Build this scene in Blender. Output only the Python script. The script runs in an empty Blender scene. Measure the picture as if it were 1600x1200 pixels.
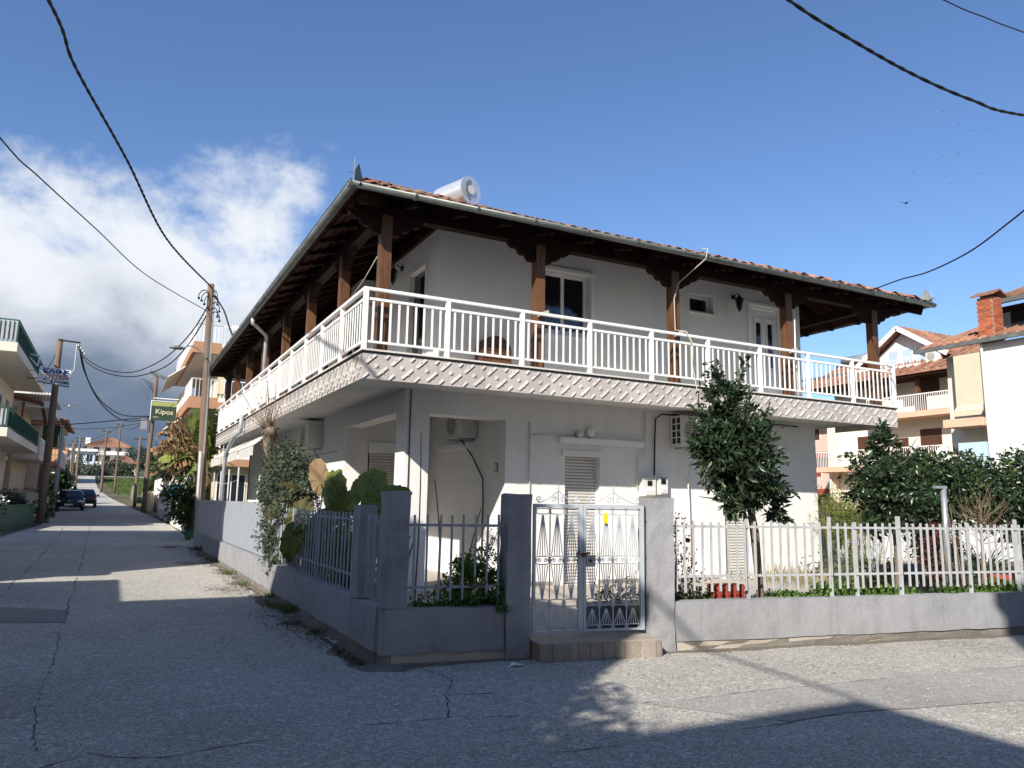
import bpy, math, random
from math import sin, cos, pi, radians
from mathutils import Vector, Matrix
R = random.Random(7)
scene = bpy.context.scene
col = scene.collection

# ---------------------------------------------------------------- camera
def make_camera():
    f = 1190.0
    yaw, pitch, roll = radians(27.3), radians(8.9), radians(1.02)
    fw = Vector((sin(yaw)*cos(pitch), cos(yaw)*cos(pitch), sin(pitch)))
    r0 = Vector((cos(yaw), -sin(yaw), 0)); u0 = r0.cross(fw)
    r = cos(roll)*r0 + sin(roll)*u0; u = -sin(roll)*r0 + cos(roll)*u0
    cd = bpy.data.cameras.new('camera'); co = bpy.data.objects.new('camera', cd); col.objects.link(co)
    m = Matrix.Identity(4)
    for i in range(3):
        m[i][0], m[i][1], m[i][2] = r[i], u[i], -fw[i]
    m[0][3], m[1][3], m[2][3] = 0, 0, 1.6
    co.matrix_world = m
    cd.sensor_fit = 'HORIZONTAL'; cd.sensor_width = 36.0; cd.lens = f/1600*36.0
    cd.clip_start = .1; cd.clip_end = 8000
    scene.camera = co
make_camera()

# ---------------------------------------------------------------- world, sun
SUN_DIR = Vector((1.22, .952, -1.0)).normalized()
ELEV = math.asin(-SUN_DIR.z); AZ = math.atan2(-SUN_DIR.x, -SUN_DIR.y)
def make_world():
    w = bpy.data.worlds.new('World'); scene.world = w; w.use_nodes = True
    nt = w.node_tree; N = nt.nodes; Lk = nt.links; N.clear()
    out = N.new('ShaderNodeOutputWorld'); bg = N.new('ShaderNodeBackground'); Lk.new(bg.outputs[0], out.inputs[0])
    sky = N.new('ShaderNodeTexSky'); sky.sky_type = 'NISHITA'; sky.sun_disc = False
    sky.sun_elevation = ELEV; sky.sun_rotation = AZ % (2*pi); sky.air_density = 1.0; sky.dust_density = .05; sky.ozone_density = 2.2
    tc = N.new('ShaderNodeTexCoord')
    def math_(op, a, b=None, c=None, clamp=False):
        n = N.new('ShaderNodeMath'); n.operation = op; n.use_clamp = clamp
        for i, v in enumerate((a, b, c)):
            if v is None: continue
            if isinstance(v, (int, float)): n.inputs[i].default_value = v
            else: Lk.new(v, n.inputs[i])
        return n.outputs[0]
    sep = N.new('ShaderNodeSeparateXYZ'); Lk.new(tc.outputs['Generated'], sep.inputs[0])
    X, Y, Z = sep.outputs
    az = math_('ARCTAN2', X, Y)            # 0 = down the side street, + to the right
    def noise(scale, detail, dist=0, sx=1, sy=1, sz=1, off=0, rough=.55):
        mp = N.new('ShaderNodeMapping'); mp.inputs['Scale'].default_value = (sx, sy, sz); mp.inputs['Location'].default_value = (off, off*.7, off*.3)
        Lk.new(tc.outputs['Generated'], mp.inputs[0])
        n = N.new('ShaderNodeTexNoise'); n.inputs['Scale'].default_value = scale; n.inputs['Detail'].default_value = detail
        n.inputs['Distortion'].default_value = dist; n.inputs['Roughness'].default_value = rough
        Lk.new(mp.outputs[0], n.inputs['Vector']); return n.outputs[0]
    n1 = noise(3.6, 10, .25, 1, 1, 1.5, 3.1)
    n3 = noise(15, 8, .2, 1, 1, 1.2, 5.2, .65)
    n2 = noise(6.0, 8, .3, 1, 1, 1.6, 9.4)
    # the bank of cumulus to the left: its top falls from left to right and it ends near azimuth 10 degrees
    top = math_('MULTIPLY_ADD', az, -.10, .40)
    d1 = math_('SUBTRACT', top, Z)                     # >0 inside the bank
    d2 = math_('SUBTRACT', .195, az)
    d = math_('MINIMUM', math_('MULTIPLY', d1, 4.2), math_('MULTIPLY', d2, 4.2))
    dens = math_('ADD', math_('MINIMUM', d, .9), math_('ADD', math_('MULTIPLY', math_('SUBTRACT', n1, .5), 2.0), math_('MULTIPLY', math_('SUBTRACT', n3, .5), .9)))
    def ss(v, a, b):
        m = N.new('ShaderNodeMapRange'); m.interpolation_type = 'SMOOTHSTEP'
        m.inputs['From Min'].default_value = a; m.inputs['From Max'].default_value = b
        Lk.new(v, m.inputs[0]); return m.outputs[0]
    mask = ss(dens, -.08, .5)
    # wisps low on the right
    w1 = ss(math_('SUBTRACT', n2, math_('MULTIPLY', math_('ABSOLUTE', math_('SUBTRACT', Z, .16)), 2.2)), .5, .75)
    mask = math_('MAXIMUM', mask, math_('MULTIPLY', w1, .35))
    # brightness inside the cloud: white crowns, slate base
    hgt = math_('SUBTRACT', Z, .085)
    lum = ss(math_('ADD', math_('MULTIPLY', hgt, 4.2), math_('MULTIPLY', math_('SUBTRACT', n2, .5), 1.1)), -.28, .80)
    rmp = N.new('ShaderNodeValToRGB'); Lk.new(lum, rmp.inputs[0])
    e = rmp.color_ramp.elements
    e[0].position = 0; e[0].color = (.82, 1.22, 1.95, 1)
    e[1].position = 1; e[1].color = (6.6, 6.9, 7.3, 1)
    for p, c in ((.3, (1.5, 1.95, 2.7, 1)), (.62, (3.3, 3.7, 4.5, 1))):
        k = e.new(p); k.color = c
    mix = N.new('ShaderNodeMix'); mix.data_type = 'RGBA'
    Lk.new(mask, mix.inputs[0])
    tint = N.new('ShaderNodeMix'); tint.data_type = 'RGBA'; tint.blend_type = 'MULTIPLY'; tint.inputs[0].default_value = 1
    Lk.new(sky.outputs[0], tint.inputs[6]); tint.inputs[7].default_value = (.86, 1.0, 1.22, 1)
    Lk.new(tint.outputs[2], mix.inputs[6]); Lk.new(rmp.outputs[0], mix.inputs[7])
    Lk.new(mix.outputs[2], bg.inputs[0]); bg.inputs[1].default_value = .085
make_world()
sd = bpy.data.lights.new('sun', 'SUN'); sd.energy = 4.75; sd.angle = radians(.53); sd.color = (1, .93, .83)
so = bpy.data.objects.new('sun', sd); so.rotation_euler = SUN_DIR.to_track_quat('-Z', 'Y').to_euler(); so.location = (0, 0, 30); col.objects.link(so)
vs = scene.view_settings; vs.view_transform = 'Standard'; vs.look = 'None'; vs.exposure = .66; vs.gamma = 1; vs.use_curve_mapping = False

# ---------------------------------------------------------------- materials
def mat(name, c, rough=.8, var=.08, scale=2.5, c2=None, bump=0., bscale=40, metal=0, spec=.4, rand=0, stain=0, stretch=(1, 1, 1), island=0, trans=0, speck=0, object_space=False, streak=0, pits=0, chips=None):
    m = bpy.data.materials.new(name); m.use_nodes = True; nt = m.node_tree; N = nt.nodes; K = nt.links
    b = N['Principled BSDF']; b.inputs['Roughness'].default_value = rough; b.inputs['Metallic'].default_value = metal
    b.inputs['Specular IOR Level'].default_value = spec
    if object_space:
        g = N.new('ShaderNodeTexCoord'); pos = g.outputs['Object']
    else:
        g = N.new('ShaderNodeNewGeometry'); pos = g.outputs['Position']
    mp = N.new('ShaderNodeMapping'); mp.inputs['Scale'].default_value = stretch; K.new(pos, mp.inputs[0])
    def noise(s, d=5, r=.6):
        n = N.new('ShaderNodeTexNoise'); n.inputs['Scale'].default_value = s; n.inputs['Detail'].default_value = d; n.inputs['Roughness'].default_value = r
        K.new(mp.outputs[0], n.inputs['Vector']); return n.outputs[0]
    def mr(v, a, bb, c0, c1):
        k = N.new('ShaderNodeMapRange'); K.new(v, k.inputs[0])
        for i, q in zip((1, 2, 3, 4), (a, bb, c0, c1)): k.inputs[i].default_value = q
        return k.outputs[0]
    n1 = noise(scale)
    mix = N.new('ShaderNodeMix'); mix.data_type = 'RGBA'; K.new(mr(n1, .3, .7, 0, 1), mix.inputs[0])
    lo = tuple(x*(1-var) for x in c); hi = c2 if c2 else tuple(min(x*(1+var), 1) for x in c)
    mix.inputs[6].default_value = (*lo, 1); mix.inputs[7].default_value = (*hi, 1)
    cur = mix.outputs[2]
    def mul(val):
        nonlocal cur
        q = N.new('ShaderNodeVectorMath'); q.operation = 'SCALE'; K.new(cur, q.inputs[0]); K.new(val, q.inputs['Scale']); cur = q.outputs[0]
    mul(mr(noise(scale*14, 3), .25, .75, 1-var*.7, 1+var*.7))
    if stain: mul(mr(noise(scale*.6, 7, .7), .5, .72, 1, 1-stain))
    if streak:
        m2 = N.new('ShaderNodeMapping'); m2.inputs['Scale'].default_value = (9, 9, .5); K.new(pos, m2.inputs[0])
        n = N.new('ShaderNodeTexNoise'); n.inputs['Scale'].default_value = 1; n.inputs['Detail'].default_value = 6; K.new(m2.outputs[0], n.inputs['Vector'])
        mul(mr(n.outputs[0], .5, .75, 1, 1-streak))
    if pits:
        mul(mr(noise(17, 8, .8), .62, .70, 1, 1-pits)); mul(mr(noise(1.7, 9, .75), .55, .70, 1, 1-pits*.55)); mul(mr(noise(.9, 6, .6), .3, .5, 1+pits*.25, 1))
    if chips:
        cm = N.new('ShaderNodeMix'); cm.data_type = 'RGBA'; K.new(mr(noise(3.6, 11, .9), .635, .66, 0, .7), cm.inputs[0]); K.new(cur, cm.inputs[6]); cm.inputs[7].default_value = (*chips, 1); cur = cm.outputs[2]
    if speck:
        v = N.new('ShaderNodeTexVoronoi'); v.inputs['Scale'].default_value = 75; K.new(mp.outputs[0], v.inputs['Vector'])
        sp = N.new('ShaderNodeSeparateColor'); K.new(v.outputs['Color'], sp.inputs[0])
        mul(mr(sp.outputs[0], 0, 1, 1-speck, 1+speck*1.3))
        v = N.new('ShaderNodeTexVoronoi'); v.inputs['Scale'].default_value = 28; K.new(mp.outputs[0], v.inputs['Vector'])
        sp = N.new('ShaderNodeSeparateColor'); K.new(v.outputs['Color'], sp.inputs[0])
        mul(mr(sp.outputs[1], .78, .95, 1, 1+speck*.9))
    if rand:
        oi = N.new('ShaderNodeObjectInfo'); mul(mr(oi.outputs['Random'], 0, 1, 1-rand, 1+rand))
    if island:
        gg = N.new('ShaderNodeNewGeometry'); mul(mr(gg.outputs['Random Per Island'], 0, 1, 1-island, 1+island))
    K.new(cur, b.inputs['Base Color'])
    if bump:
        bp = N.new('ShaderNodeBump'); bp.inputs['Strength'].default_value = min(1, bump); bp.inputs['Distance'].default_value = .01
        K.new(noise(bscale, 6, .65), bp.inputs['Height']); K.new(bp.outputs[0], b.inputs['Normal'])
    if trans:
        t = N.new('ShaderNodeBsdfTranslucent'); K.new(cur, t.inputs[0]); ms = N.new('ShaderNodeMixShader'); ms.inputs[0].default_value = trans
        K.new(b.outputs[0], ms.inputs[1]); K.new(t.outputs[0], ms.inputs[2]); K.new(ms.outputs[0], N['Material Output'].inputs[0])
    return m
M = {}
M['wall'] = mat('white_stucco', (.74, .735, .72), .9, .035, .8, bump=.35, bscale=90, stain=.09, streak=.05, pits=.06)
M['wall_old'] = mat('grey_white_paint', (.64, .64, .63), .85, .06, 1.2, bump=.3, stain=.2, pits=.1)
M['white'] = mat('white_enamel', (.8, .8, .79), .4, .02, 4, spec=.5)
M['plastic'] = mat('aged_white_plastic', (.62, .62, .59), .45, .04, 4, stain=.1)
M['fangrey'] = mat('grey_fan', (.2, .2, .19), .6, .1)  # plain mid grey of the fan disc
M['dark'] = mat('dark_plastic', (.03, .03, .032), .5, .1)
M['black'] = mat('black_iron', (.015, .015, .016), .5, .1)
M['glass'] = mat('window_glass', (.012, .016, .02), .06, .1, spec=.9)
M['curtain'] = mat('brown_curtain', (.10, .065, .04), .9, .25, 6, stretch=(8, 8, .4))
M['marble'] = mat('marble_edge', (.62, .6, .56), .5, .08, 5)
M['black_line'] = mat('painted_edge_shade', (.02, .02, .022), .8, .1)  # black that paints the shade line below the balcony edge
M['fascia'] = mat('relief_cladding', (.45, .42, .40), .75, .06, 5, bump=.2, bscale=120, rand=.09, stain=.15, streak=.12)
M['post'] = mat('varnished_wood', (.095, .042, .018), .5, .3, 5, c2=(.16, .072, .032), stretch=(7, 7, .5), bump=.15, bscale=30, rand=.1)
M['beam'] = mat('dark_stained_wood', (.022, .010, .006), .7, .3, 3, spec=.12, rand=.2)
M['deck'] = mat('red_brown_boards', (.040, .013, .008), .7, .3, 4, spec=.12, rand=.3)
M['tile'] = mat('terracotta_tile', (.25, .105, .068), .9, .25, 5, c2=(.33, .19, .13), bump=.3, bscale=60, rand=.3, island=.25, stain=.35)
M['gutter'] = mat('weathered_zinc', (.135, .155, .15), .45, .18, 3, metal=.35, c2=(.2, .22, .21), stain=.2)
M['steel'] = mat('galvanised_steel', (.42, .44, .46), .4, .1, 8, metal=.6)
M['chrome'] = mat('polished_aluminium', (.75, .77, .8), .28, .03, 8, metal=.6)
M['fence_wall'] = mat('grey_painted_concrete', (.285, .29, .305), .9, .09, 1.4, bump=.6, bscale=30, stain=.25, streak=.16, pits=.35, chips=(.42, .38, .31))
M['base_wall'] = mat('bare_plinth_concrete', (.19, .175, .15), .95, .2, 2.5, bump=.7, bscale=30, stain=.35, pits=.4)
M['fence'] = mat('grey_fence_paint', (.33, .36, .40), .5, .06, 6, stain=.12)
M['fence_w'] = mat('pale_fence_paint', (.42, .43, .445), .5, .08, 6, stain=.3, pits=.15)
M['fence_d'] = mat('dull_fence_paint', (.17, .175, .185), .5, .08, 6)
M['gate'] = mat('silver_gate_paint', (.46, .50, .55), .45, .06, 5, metal=.1, stain=.1)
M['asphalt'] = mat('worn_asphalt', (.37, .355, .32), .95, .10, .4, bump=1.0, bscale=110, stain=.22, speck=.36, pits=.16)
M['asphalt3'] = mat('smoother_asphalt', (.335, .325, .30), .95, .07, .6, bump=.8, bscale=130, stain=.25, speck=.22, pits=.1)
M['asphalt2'] = mat('patched_asphalt', (.22, .215, .2), .95, .08, .5, bump=1.0, bscale=110, stain=.1, speck=.25)
M['crack'] = mat('crack_tar', (.06, .058, .054), .9, .2)
M['dirt'] = mat('roadside_dirt', (.17, .15, .12), 1, .25, 4, bump=1, bscale=60, stain=.3)
M['paving'] = mat('courtyard_paving', (.40, .36, .31), .85, .1, 2, bump=.3, stain=.15)
M['soil'] = mat('garden_soil', (.11, .09, .06), 1, .35, 2.5, c2=(.10, .12, .045), bump=1, bscale=30)
M['ground'] = mat('field', (.085, .095, .045), 1, .35, .15, c2=(.12, .11, .06), bump=.6, bscale=8)
M['grass'] = mat('grass_blades', (.075, .14, .02), .7, .2, 2, c2=(.11, .17, .035), island=.35, trans=.25)
M['drygrass'] = mat('dry_grass', (.26, .21, .11), .8, .25, 2, island=.35, trans=.2)
M['debris'] = mat('dead_leaves', (.10, .065, .035), .9, .3, 6, island=.4)
M['leaf_dark'] = mat('glossy_dark_leaf', (.022, .043, .017), .38, .2, 2, island=.55, trans=.12, spec=.5)
M['leaf_fresh'] = mat('fresh_green_leaf', (.10, .19, .035), .5, .2, 2, island=.4, trans=.3)
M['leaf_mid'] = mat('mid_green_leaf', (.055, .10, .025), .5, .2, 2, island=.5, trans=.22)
M['leaf_grey'] = mat('grey_green_leaf', (.055, .075, .045), .6, .25, 2, island=.5, trans=.15)
M['leaf_yel'] = mat('yellow_green_leaf', (.17, .20, .045), .6, .2, 2, island=.4, trans=.3)
M['leaf_red'] = mat('red_brown_leaf', (.09, .025, .02), .6, .25, 2, island=.5, trans=.15)
M['leaf_brown'] = mat('dead_banana_leaf', (.33, .24, .13), .85, .3, 5, c2=(.24, .15, .08), island=.3, trans=.25)
M['ear'] = mat('elephant_ear_leaf', (.07, .12, .018), .4, .35, 5, c2=(.17, .21, .04), bump=.5, bscale=18, trans=.3, rand=.25)
M['vein'] = mat('leaf_vein', (.17, .22, .08), .6, .1)
M['ear_brown'] = mat('withered_ear_leaf', (.15, .10, .04), .7, .4, 5, c2=(.08, .10, .03), bump=.6, bscale=20, trans=.25)
M['banana'] = mat('banana_leaf', (.10, .17, .035), .5, .25, 3, c2=(.2, .24, .07), bump=.4, bscale=16, trans=.35, rand=.2)
M['bark'] = mat('grey_bark', (.16, .13, .10), .95, .3, 6, stretch=(1, 1, .3), bump=1, bscale=25)
M['twig'] = mat('bare_twig', (.19, .14, .10), .9, .2, 8)
M['pole'] = mat('creosoted_pole', (.14, .095, .065), .9, .25, 4, c2=(.21, .16, .12), stretch=(6, 6, .3), bump=.6, bscale=20)
M['cable'] = mat('black_cable', (.008, .008, .009), .7, .1)
M['rope'] = mat('pale_rope', (.5, .46, .38), .9, .1)
M['step'] = mat('beige_step_tile', (.36, .31, .26), .7, .12, 4, rand=.12, stain=.2)
M['step_red'] = mat('brown_riser_tile', (.25, .215, .185), .75, .2, 4, c2=(.34, .30, .26), rand=.15, stain=.25)
M['terra'] = mat('red_planter', (.26, .05, .035), .8, .15, 5)
M['cream'] = mat('cream_render', (.72, .67, .57), .9, .05, .6, stain=.06)
M['cream2'] = mat('yellow_render', (.62, .52, .36), .9, .06, .6, stain=.08)
M['peach'] = mat('peach_band', (.66, .42, .30), .85, .06, 1)
M['orange'] = mat('tan_band', (.38, .21, .12), .8, .1, 1)
M['brownred'] = mat('faded_canopy', (.16, .06, .045), .8, .15, 1)
M['redband'] = mat('red_band', (.30, .05, .04), .8, .1, 1)
M['pinkwall'] = mat('pinkish_render', (.55, .42, .36), .9, .08, .6)
M['orangewall'] = mat('orange_render', (.65, .32, .14), .9, .06, .6)
M['bluewall'] = mat('pale_blue_render', (.42, .55, .66), .9, .06, .6)
M['brownwood'] = mat('brown_shutter', (.085, .038, .022), .6, .2, 3, stretch=(1, 1, 14))
M['greenmet'] = mat('green_awning', (.02, .085, .055), .6, .12, 3)
M['greenglass'] = mat('green_tinted_panel', (.05, .16, .11), .3, .1, 3)
M['beige'] = mat('beige_awning', (.55, .50, .38), .9, .06, 3)
M['awning'] = mat('white_awning', (.52, .51, .48), .9, .05, 3)
M['shutter'] = mat('roller_shutter', (.56, .55, .52), .6, .05, 3)
M['brick'] = mat('brick', (.36, .10, .05), .9, .2, 8, rand=.3, c2=(.42, .14, .07))
M['mortar'] = mat('mortar', (.32, .2, .14), .95, .15, 8)
M['panel'] = mat('solar_panel', (.015, .02, .035), .12, .1, spec=.8)
M['blue'] = mat('blue_paint', (.05, .22, .45), .6, .1)
M['yellow'] = mat('yellow_plastic', (.85, .55, .02), .5, .05)
M['rust'] = mat('rusty_chain', (.13, .07, .04), .8, .3, 20)
M['carpaint'] = mat('dark_blue_paint', (.012, .02, .035), .25, .05, spec=.7)
M['carpaint2'] = mat('black_paint', (.02, .02, .022), .3, .05, spec=.6)
M['rubber'] = mat('rubber', (.02, .02, .02), .9, .1)
M['headlight'] = mat('headlight_lens', (.75, .77, .8), .15, .02)
M['red'] = mat('red_lens', (.35, .01, .01), .3, .05)
M['sign_white'] = mat('sign_white', (.72, .74, .76), .5, .05, 3, stain=.2)
M['sign_green'] = mat('sign_dark_green', (.022, .05, .035), .5, .2, 2)
M['sign_top'] = mat('sign_olive', (.28, .33, .12), .5, .15, 2)
M['sblue'] = mat('sign_blue_ink', (.01, .05, .22), .6, .02)
M['sred'] = mat('sign_red_ink', (.40, .08, .05), .6, .02)
M['sblk'] = mat('sign_navy_ink', (.015, .015, .08), .6, .02)

# ---------------------------------------------------------------- mesh tools
W = {}
class MB:
    def __init__(s): s.v = []; s.f = []
    def add(s, vs, fs):
        o = len(s.v); s.v += [tuple(p) for p in vs]; s.f += [tuple(i+o for i in f) for f in fs]; return s
    def box(s, x0, y0, z0, x1, y1, z1):
        x0, x1 = sorted((x0, x1)); y0, y1 = sorted((y0, y1)); z0, z1 = sorted((z0, z1))
        return s.add([(x0, y0, z0), (x1, y0, z0), (x1, y1, z0), (x0, y1, z0), (x0, y0, z1), (x1, y0, z1), (x1, y1, z1), (x0, y1, z1)],
                     [(0, 3, 2, 1), (4, 5, 6, 7), (0, 1, 5, 4), (1, 2, 6, 5), (2, 3, 7, 6), (3, 0, 4, 7)])
    def bar(s, p, q, w, h=None, up=(0, 0, 1)):
        p = Vector(p); q = Vector(q); h = h or w; d = (q-p).normalized(); up = Vector(up)
        if abs(d.dot(up)) > .98: up = Vector((1, 0, 0)) if abs(d.x) < .9 else Vector((0, 1, 0))
        a = d.cross(up).normalized()*w/2; b = a.cross(d).normalized()*h/2
        vs = [p-a-b, p+a-b, p+a+b, p-a+b, q-a-b, q+a-b, q+a+b, q-a+b]
        return s.add(vs, [(0, 3, 2, 1), (4, 5, 6, 7), (0, 1, 5, 4), (1, 2, 6, 5), (2, 3, 7, 6), (3, 0, 4, 7)])
    def tube(s, pts, r, n=6, caps=True):
        pts = [Vector(p) for p in pts]; k = len(pts); rs = r if isinstance(r, (list, tuple)) else [r]*k
        o = len(s.v); prev = None
        for i, p in enumerate(pts):
            d = (pts[min(i+1, k-1)]-pts[max(i-1, 0)])
            if d.length < 1e-9: d = Vector((0, 0, 1))
            d.normalize()
            if prev is None:
                a = d.cross(Vector((0, 0, 1)))
                if a.length < .05: a = d.cross(Vector((1, 0, 0)))
            else:
                a = prev - d*prev.dot(d)
                if a.length < 1e-6: a = d.orthogonal()
            a.normalize(); prev = a; b = d.cross(a)
            for j in range(n):
                t = 2*pi*j/n; s.v.append(tuple(p+(a*cos(t)+b*sin(t))*rs[i]))
        for i in range(k-1):
            for j in range(n):
                j2 = (j+1) % n; s.f.append((o+i*n+j, o+i*n+j2, o+(i+1)*n+j2, o+(i+1)*n+j))
        if caps: s.f.append(tuple(o+j for j in range(n-1, -1, -1))); s.f.append(tuple(o+(k-1)*n+j for j in range(n)))
        return s
    def prism(s, poly, fn0, fn1):      # poly of 2D points, two maps to 3D
        n = len(poly); vs = [fn0(*p) for p in poly]+[fn1(*p) for p in poly]
        fs = [tuple(range(n-1, -1, -1)), tuple(range(n, 2*n))]+[(i, (i+1) % n, n+(i+1) % n, n+i) for i in range(n)]
        return s.add(vs, fs)
    def slab(s, quad, t):              # thick sheet: 4 or 3 corners (top), thickness down
        n = len(quad); vs = [Vector(p) for p in quad]; vs = vs+[v-Vector((0, 0, t)) for v in vs]
        return s.add(vs, [tuple(range(n)), tuple(range(2*n-1, n-1, -1))]+[(i, n+i, n+(i+1) % n, (i+1) % n) for i in range(n)])
    def ball(s, c, r, n=8, m=6):
        r = r if isinstance(r, (list, tuple)) else (r, r, r); o = len(s.v)
        s.v.append((c[0], c[1], c[2]+r[2]))
        for i in range(1, m):
            for j in range(n):
                s.v.append((c[0]+r[0]*sin(pi*i/m)*cos(2*pi*j/n), c[1]+r[1]*sin(pi*i/m)*sin(2*pi*j/n), c[2]+r[2]*cos(pi*i/m)))
        s.v.append((c[0], c[1], c[2]-r[2])); e = len(s.v)-1
        for j in range(n):
            j2 = (j+1) % n; s.f.append((o, o+1+j, o+1+j2)); s.f.append((e, o+1+(m-2)*n+j2, o+1+(m-2)*n+j))
            for i in range(m-2): a = o+1+i*n; s.f.append((a+j, a+n+j, a+n+j2, a+j2))
        return s
    def mesh(s, name, m, off=(0, 0, 0), smooth=False):
        me = bpy.data.meshes.new(name); ox, oy, oz = off
        me.from_pydata([(x-ox, y-oy, z-oz) for x, y, z in s.v], [], s.f); me.materials.append(M[m] if isinstance(m, str) else m)
        if smooth: me.polygons.foreach_set('use_smooth', [True]*len(me.polygons))
        me.update(); return me
    def build(s, name, m, parent=None, smooth=False, **kw):
        off = W[parent.name] if parent else (0, 0, 0)
        o = bpy.data.objects.new(name, s.mesh(name, m, off, smooth)); col.objects.link(o)
        if parent: o.parent = parent
        W[o.name] = off
        for k, v in kw.items(): o[k] = v
        return o
def thing(name, label, cat, loc=(0, 0, 0), group=None, **kw):
    o = bpy.data.objects.new(name, None); o.location = loc; o.empty_display_size = .3; col.objects.link(o); W[o.name] = tuple(loc)
    o['label'] = label; o['category'] = cat
    if group: o['group'] = group
    return o
def tag(o, label, cat, group=None):
    o['label'] = label; o['category'] = cat
    if group: o['group'] = group
    return o
def inst(name, me, parent, loc, rot=(0, 0, 0), scale=None):
    o = bpy.data.objects.new(name, me); w = W[parent.name]
    o.location = (loc[0]-w[0], loc[1]-w[1], loc[2]-w[2]); o.rotation_euler = rot
    if scale: o.scale = scale
    o.parent = parent; col.objects.link(o); W[o.name] = tuple(loc); return o
def copy_tree(o, parent=None, label=None):
    c = o.copy(); col.objects.link(c)
    if parent: c.parent = parent
    if label: c['label'] = label
    W[c.name] = W[o.name]
    for ch in list(o.children): copy_tree(ch, c)
    return c
def rnd_dir():
    while True:
        v = Vector((R.uniform(-1, 1), R.uniform(-1, 1), R.uniform(-1, 1)))
        if .05 < v.length < 1: return v.normalized()
def leaf(mb, p, d, L, w, up=None):
    """a folded, pointed leaf: four triangles"""
    d = Vector(d).normalized(); up = (up or rnd_dir()); a = d.cross(up)
    if a.length < .05: a = d.orthogonal()
    a.normalize(); n = a.cross(d); p = Vector(p)
    m = p+d*L*.5
    mb.add([p, m+a*w/2+n*w*.18, p+d*L-n*L*.08, m-a*w/2+n*w*.18, m], [(0, 1, 4), (1, 2, 4), (2, 3, 4), (3, 0, 4)])
def crown(mb, c, r, n, L, w, shell=.45, droop=.0, lump=.3, seed=0, cut=None, out=.5):
    """leaves in clumps spread through an ellipsoid"""
    rr = random.Random(seed); c = Vector(c)
    clumps = []
    for i in range(max(6, n//26)):
        while True:
            v = Vector((rr.uniform(-1, 1), rr.uniform(-1, 1), rr.uniform(-1, 1)))
            if v.length < 1 and v.length > shell*rr.random()**.4: break
        k = 1+rr.uniform(-lump, lump*.7)
        clumps.append(Vector((v.x*r[0]*k, v.y*r[1]*k, v.z*r[2]*k)))
    mr_ = min(r)*.33
    for i in range(n):
        q = rr.choice(clumps); e = rnd_dir()*mr_*R.random()**.5*1.25
        p = c+q+e
        if cut and cut(p): continue
        d = (q.normalized()*out+rnd_dir()+Vector((0, 0, -droop)))
        leaf(mb, p, d, L*R.uniform(.6, 1.25), w*R.uniform(.7, 1.2))
    return clumps
def text_mesh(name, body, size, m, parent, loc, rot, font_scale=(1, 1, 1), align='LEFT', depth=.004, bold=0.):
    cu = bpy.data.curves.new(name, 'FONT'); cu.body = body; cu.size = size; cu.extrude = depth; cu.align_x = align; cu.offset = bold
    t = bpy.data.objects.new(name, cu); col.objects.link(t)
    dg = bpy.context.evaluated_depsgraph_get(); me = bpy.data.meshes.new_from_object(t.evaluated_get(dg))
    bpy.data.objects.remove(t); me.materials.clear(); me.materials.append(M[m])
    o = bpy.data.objects.new(name, me); w = W[parent.name]; o.parent = parent; o.location = [a-b for a, b in zip(loc, w)]; o.rotation_euler = rot; o.scale = font_scale
    col.objects.link(o); W[o.name] = tuple(loc); return o

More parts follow.
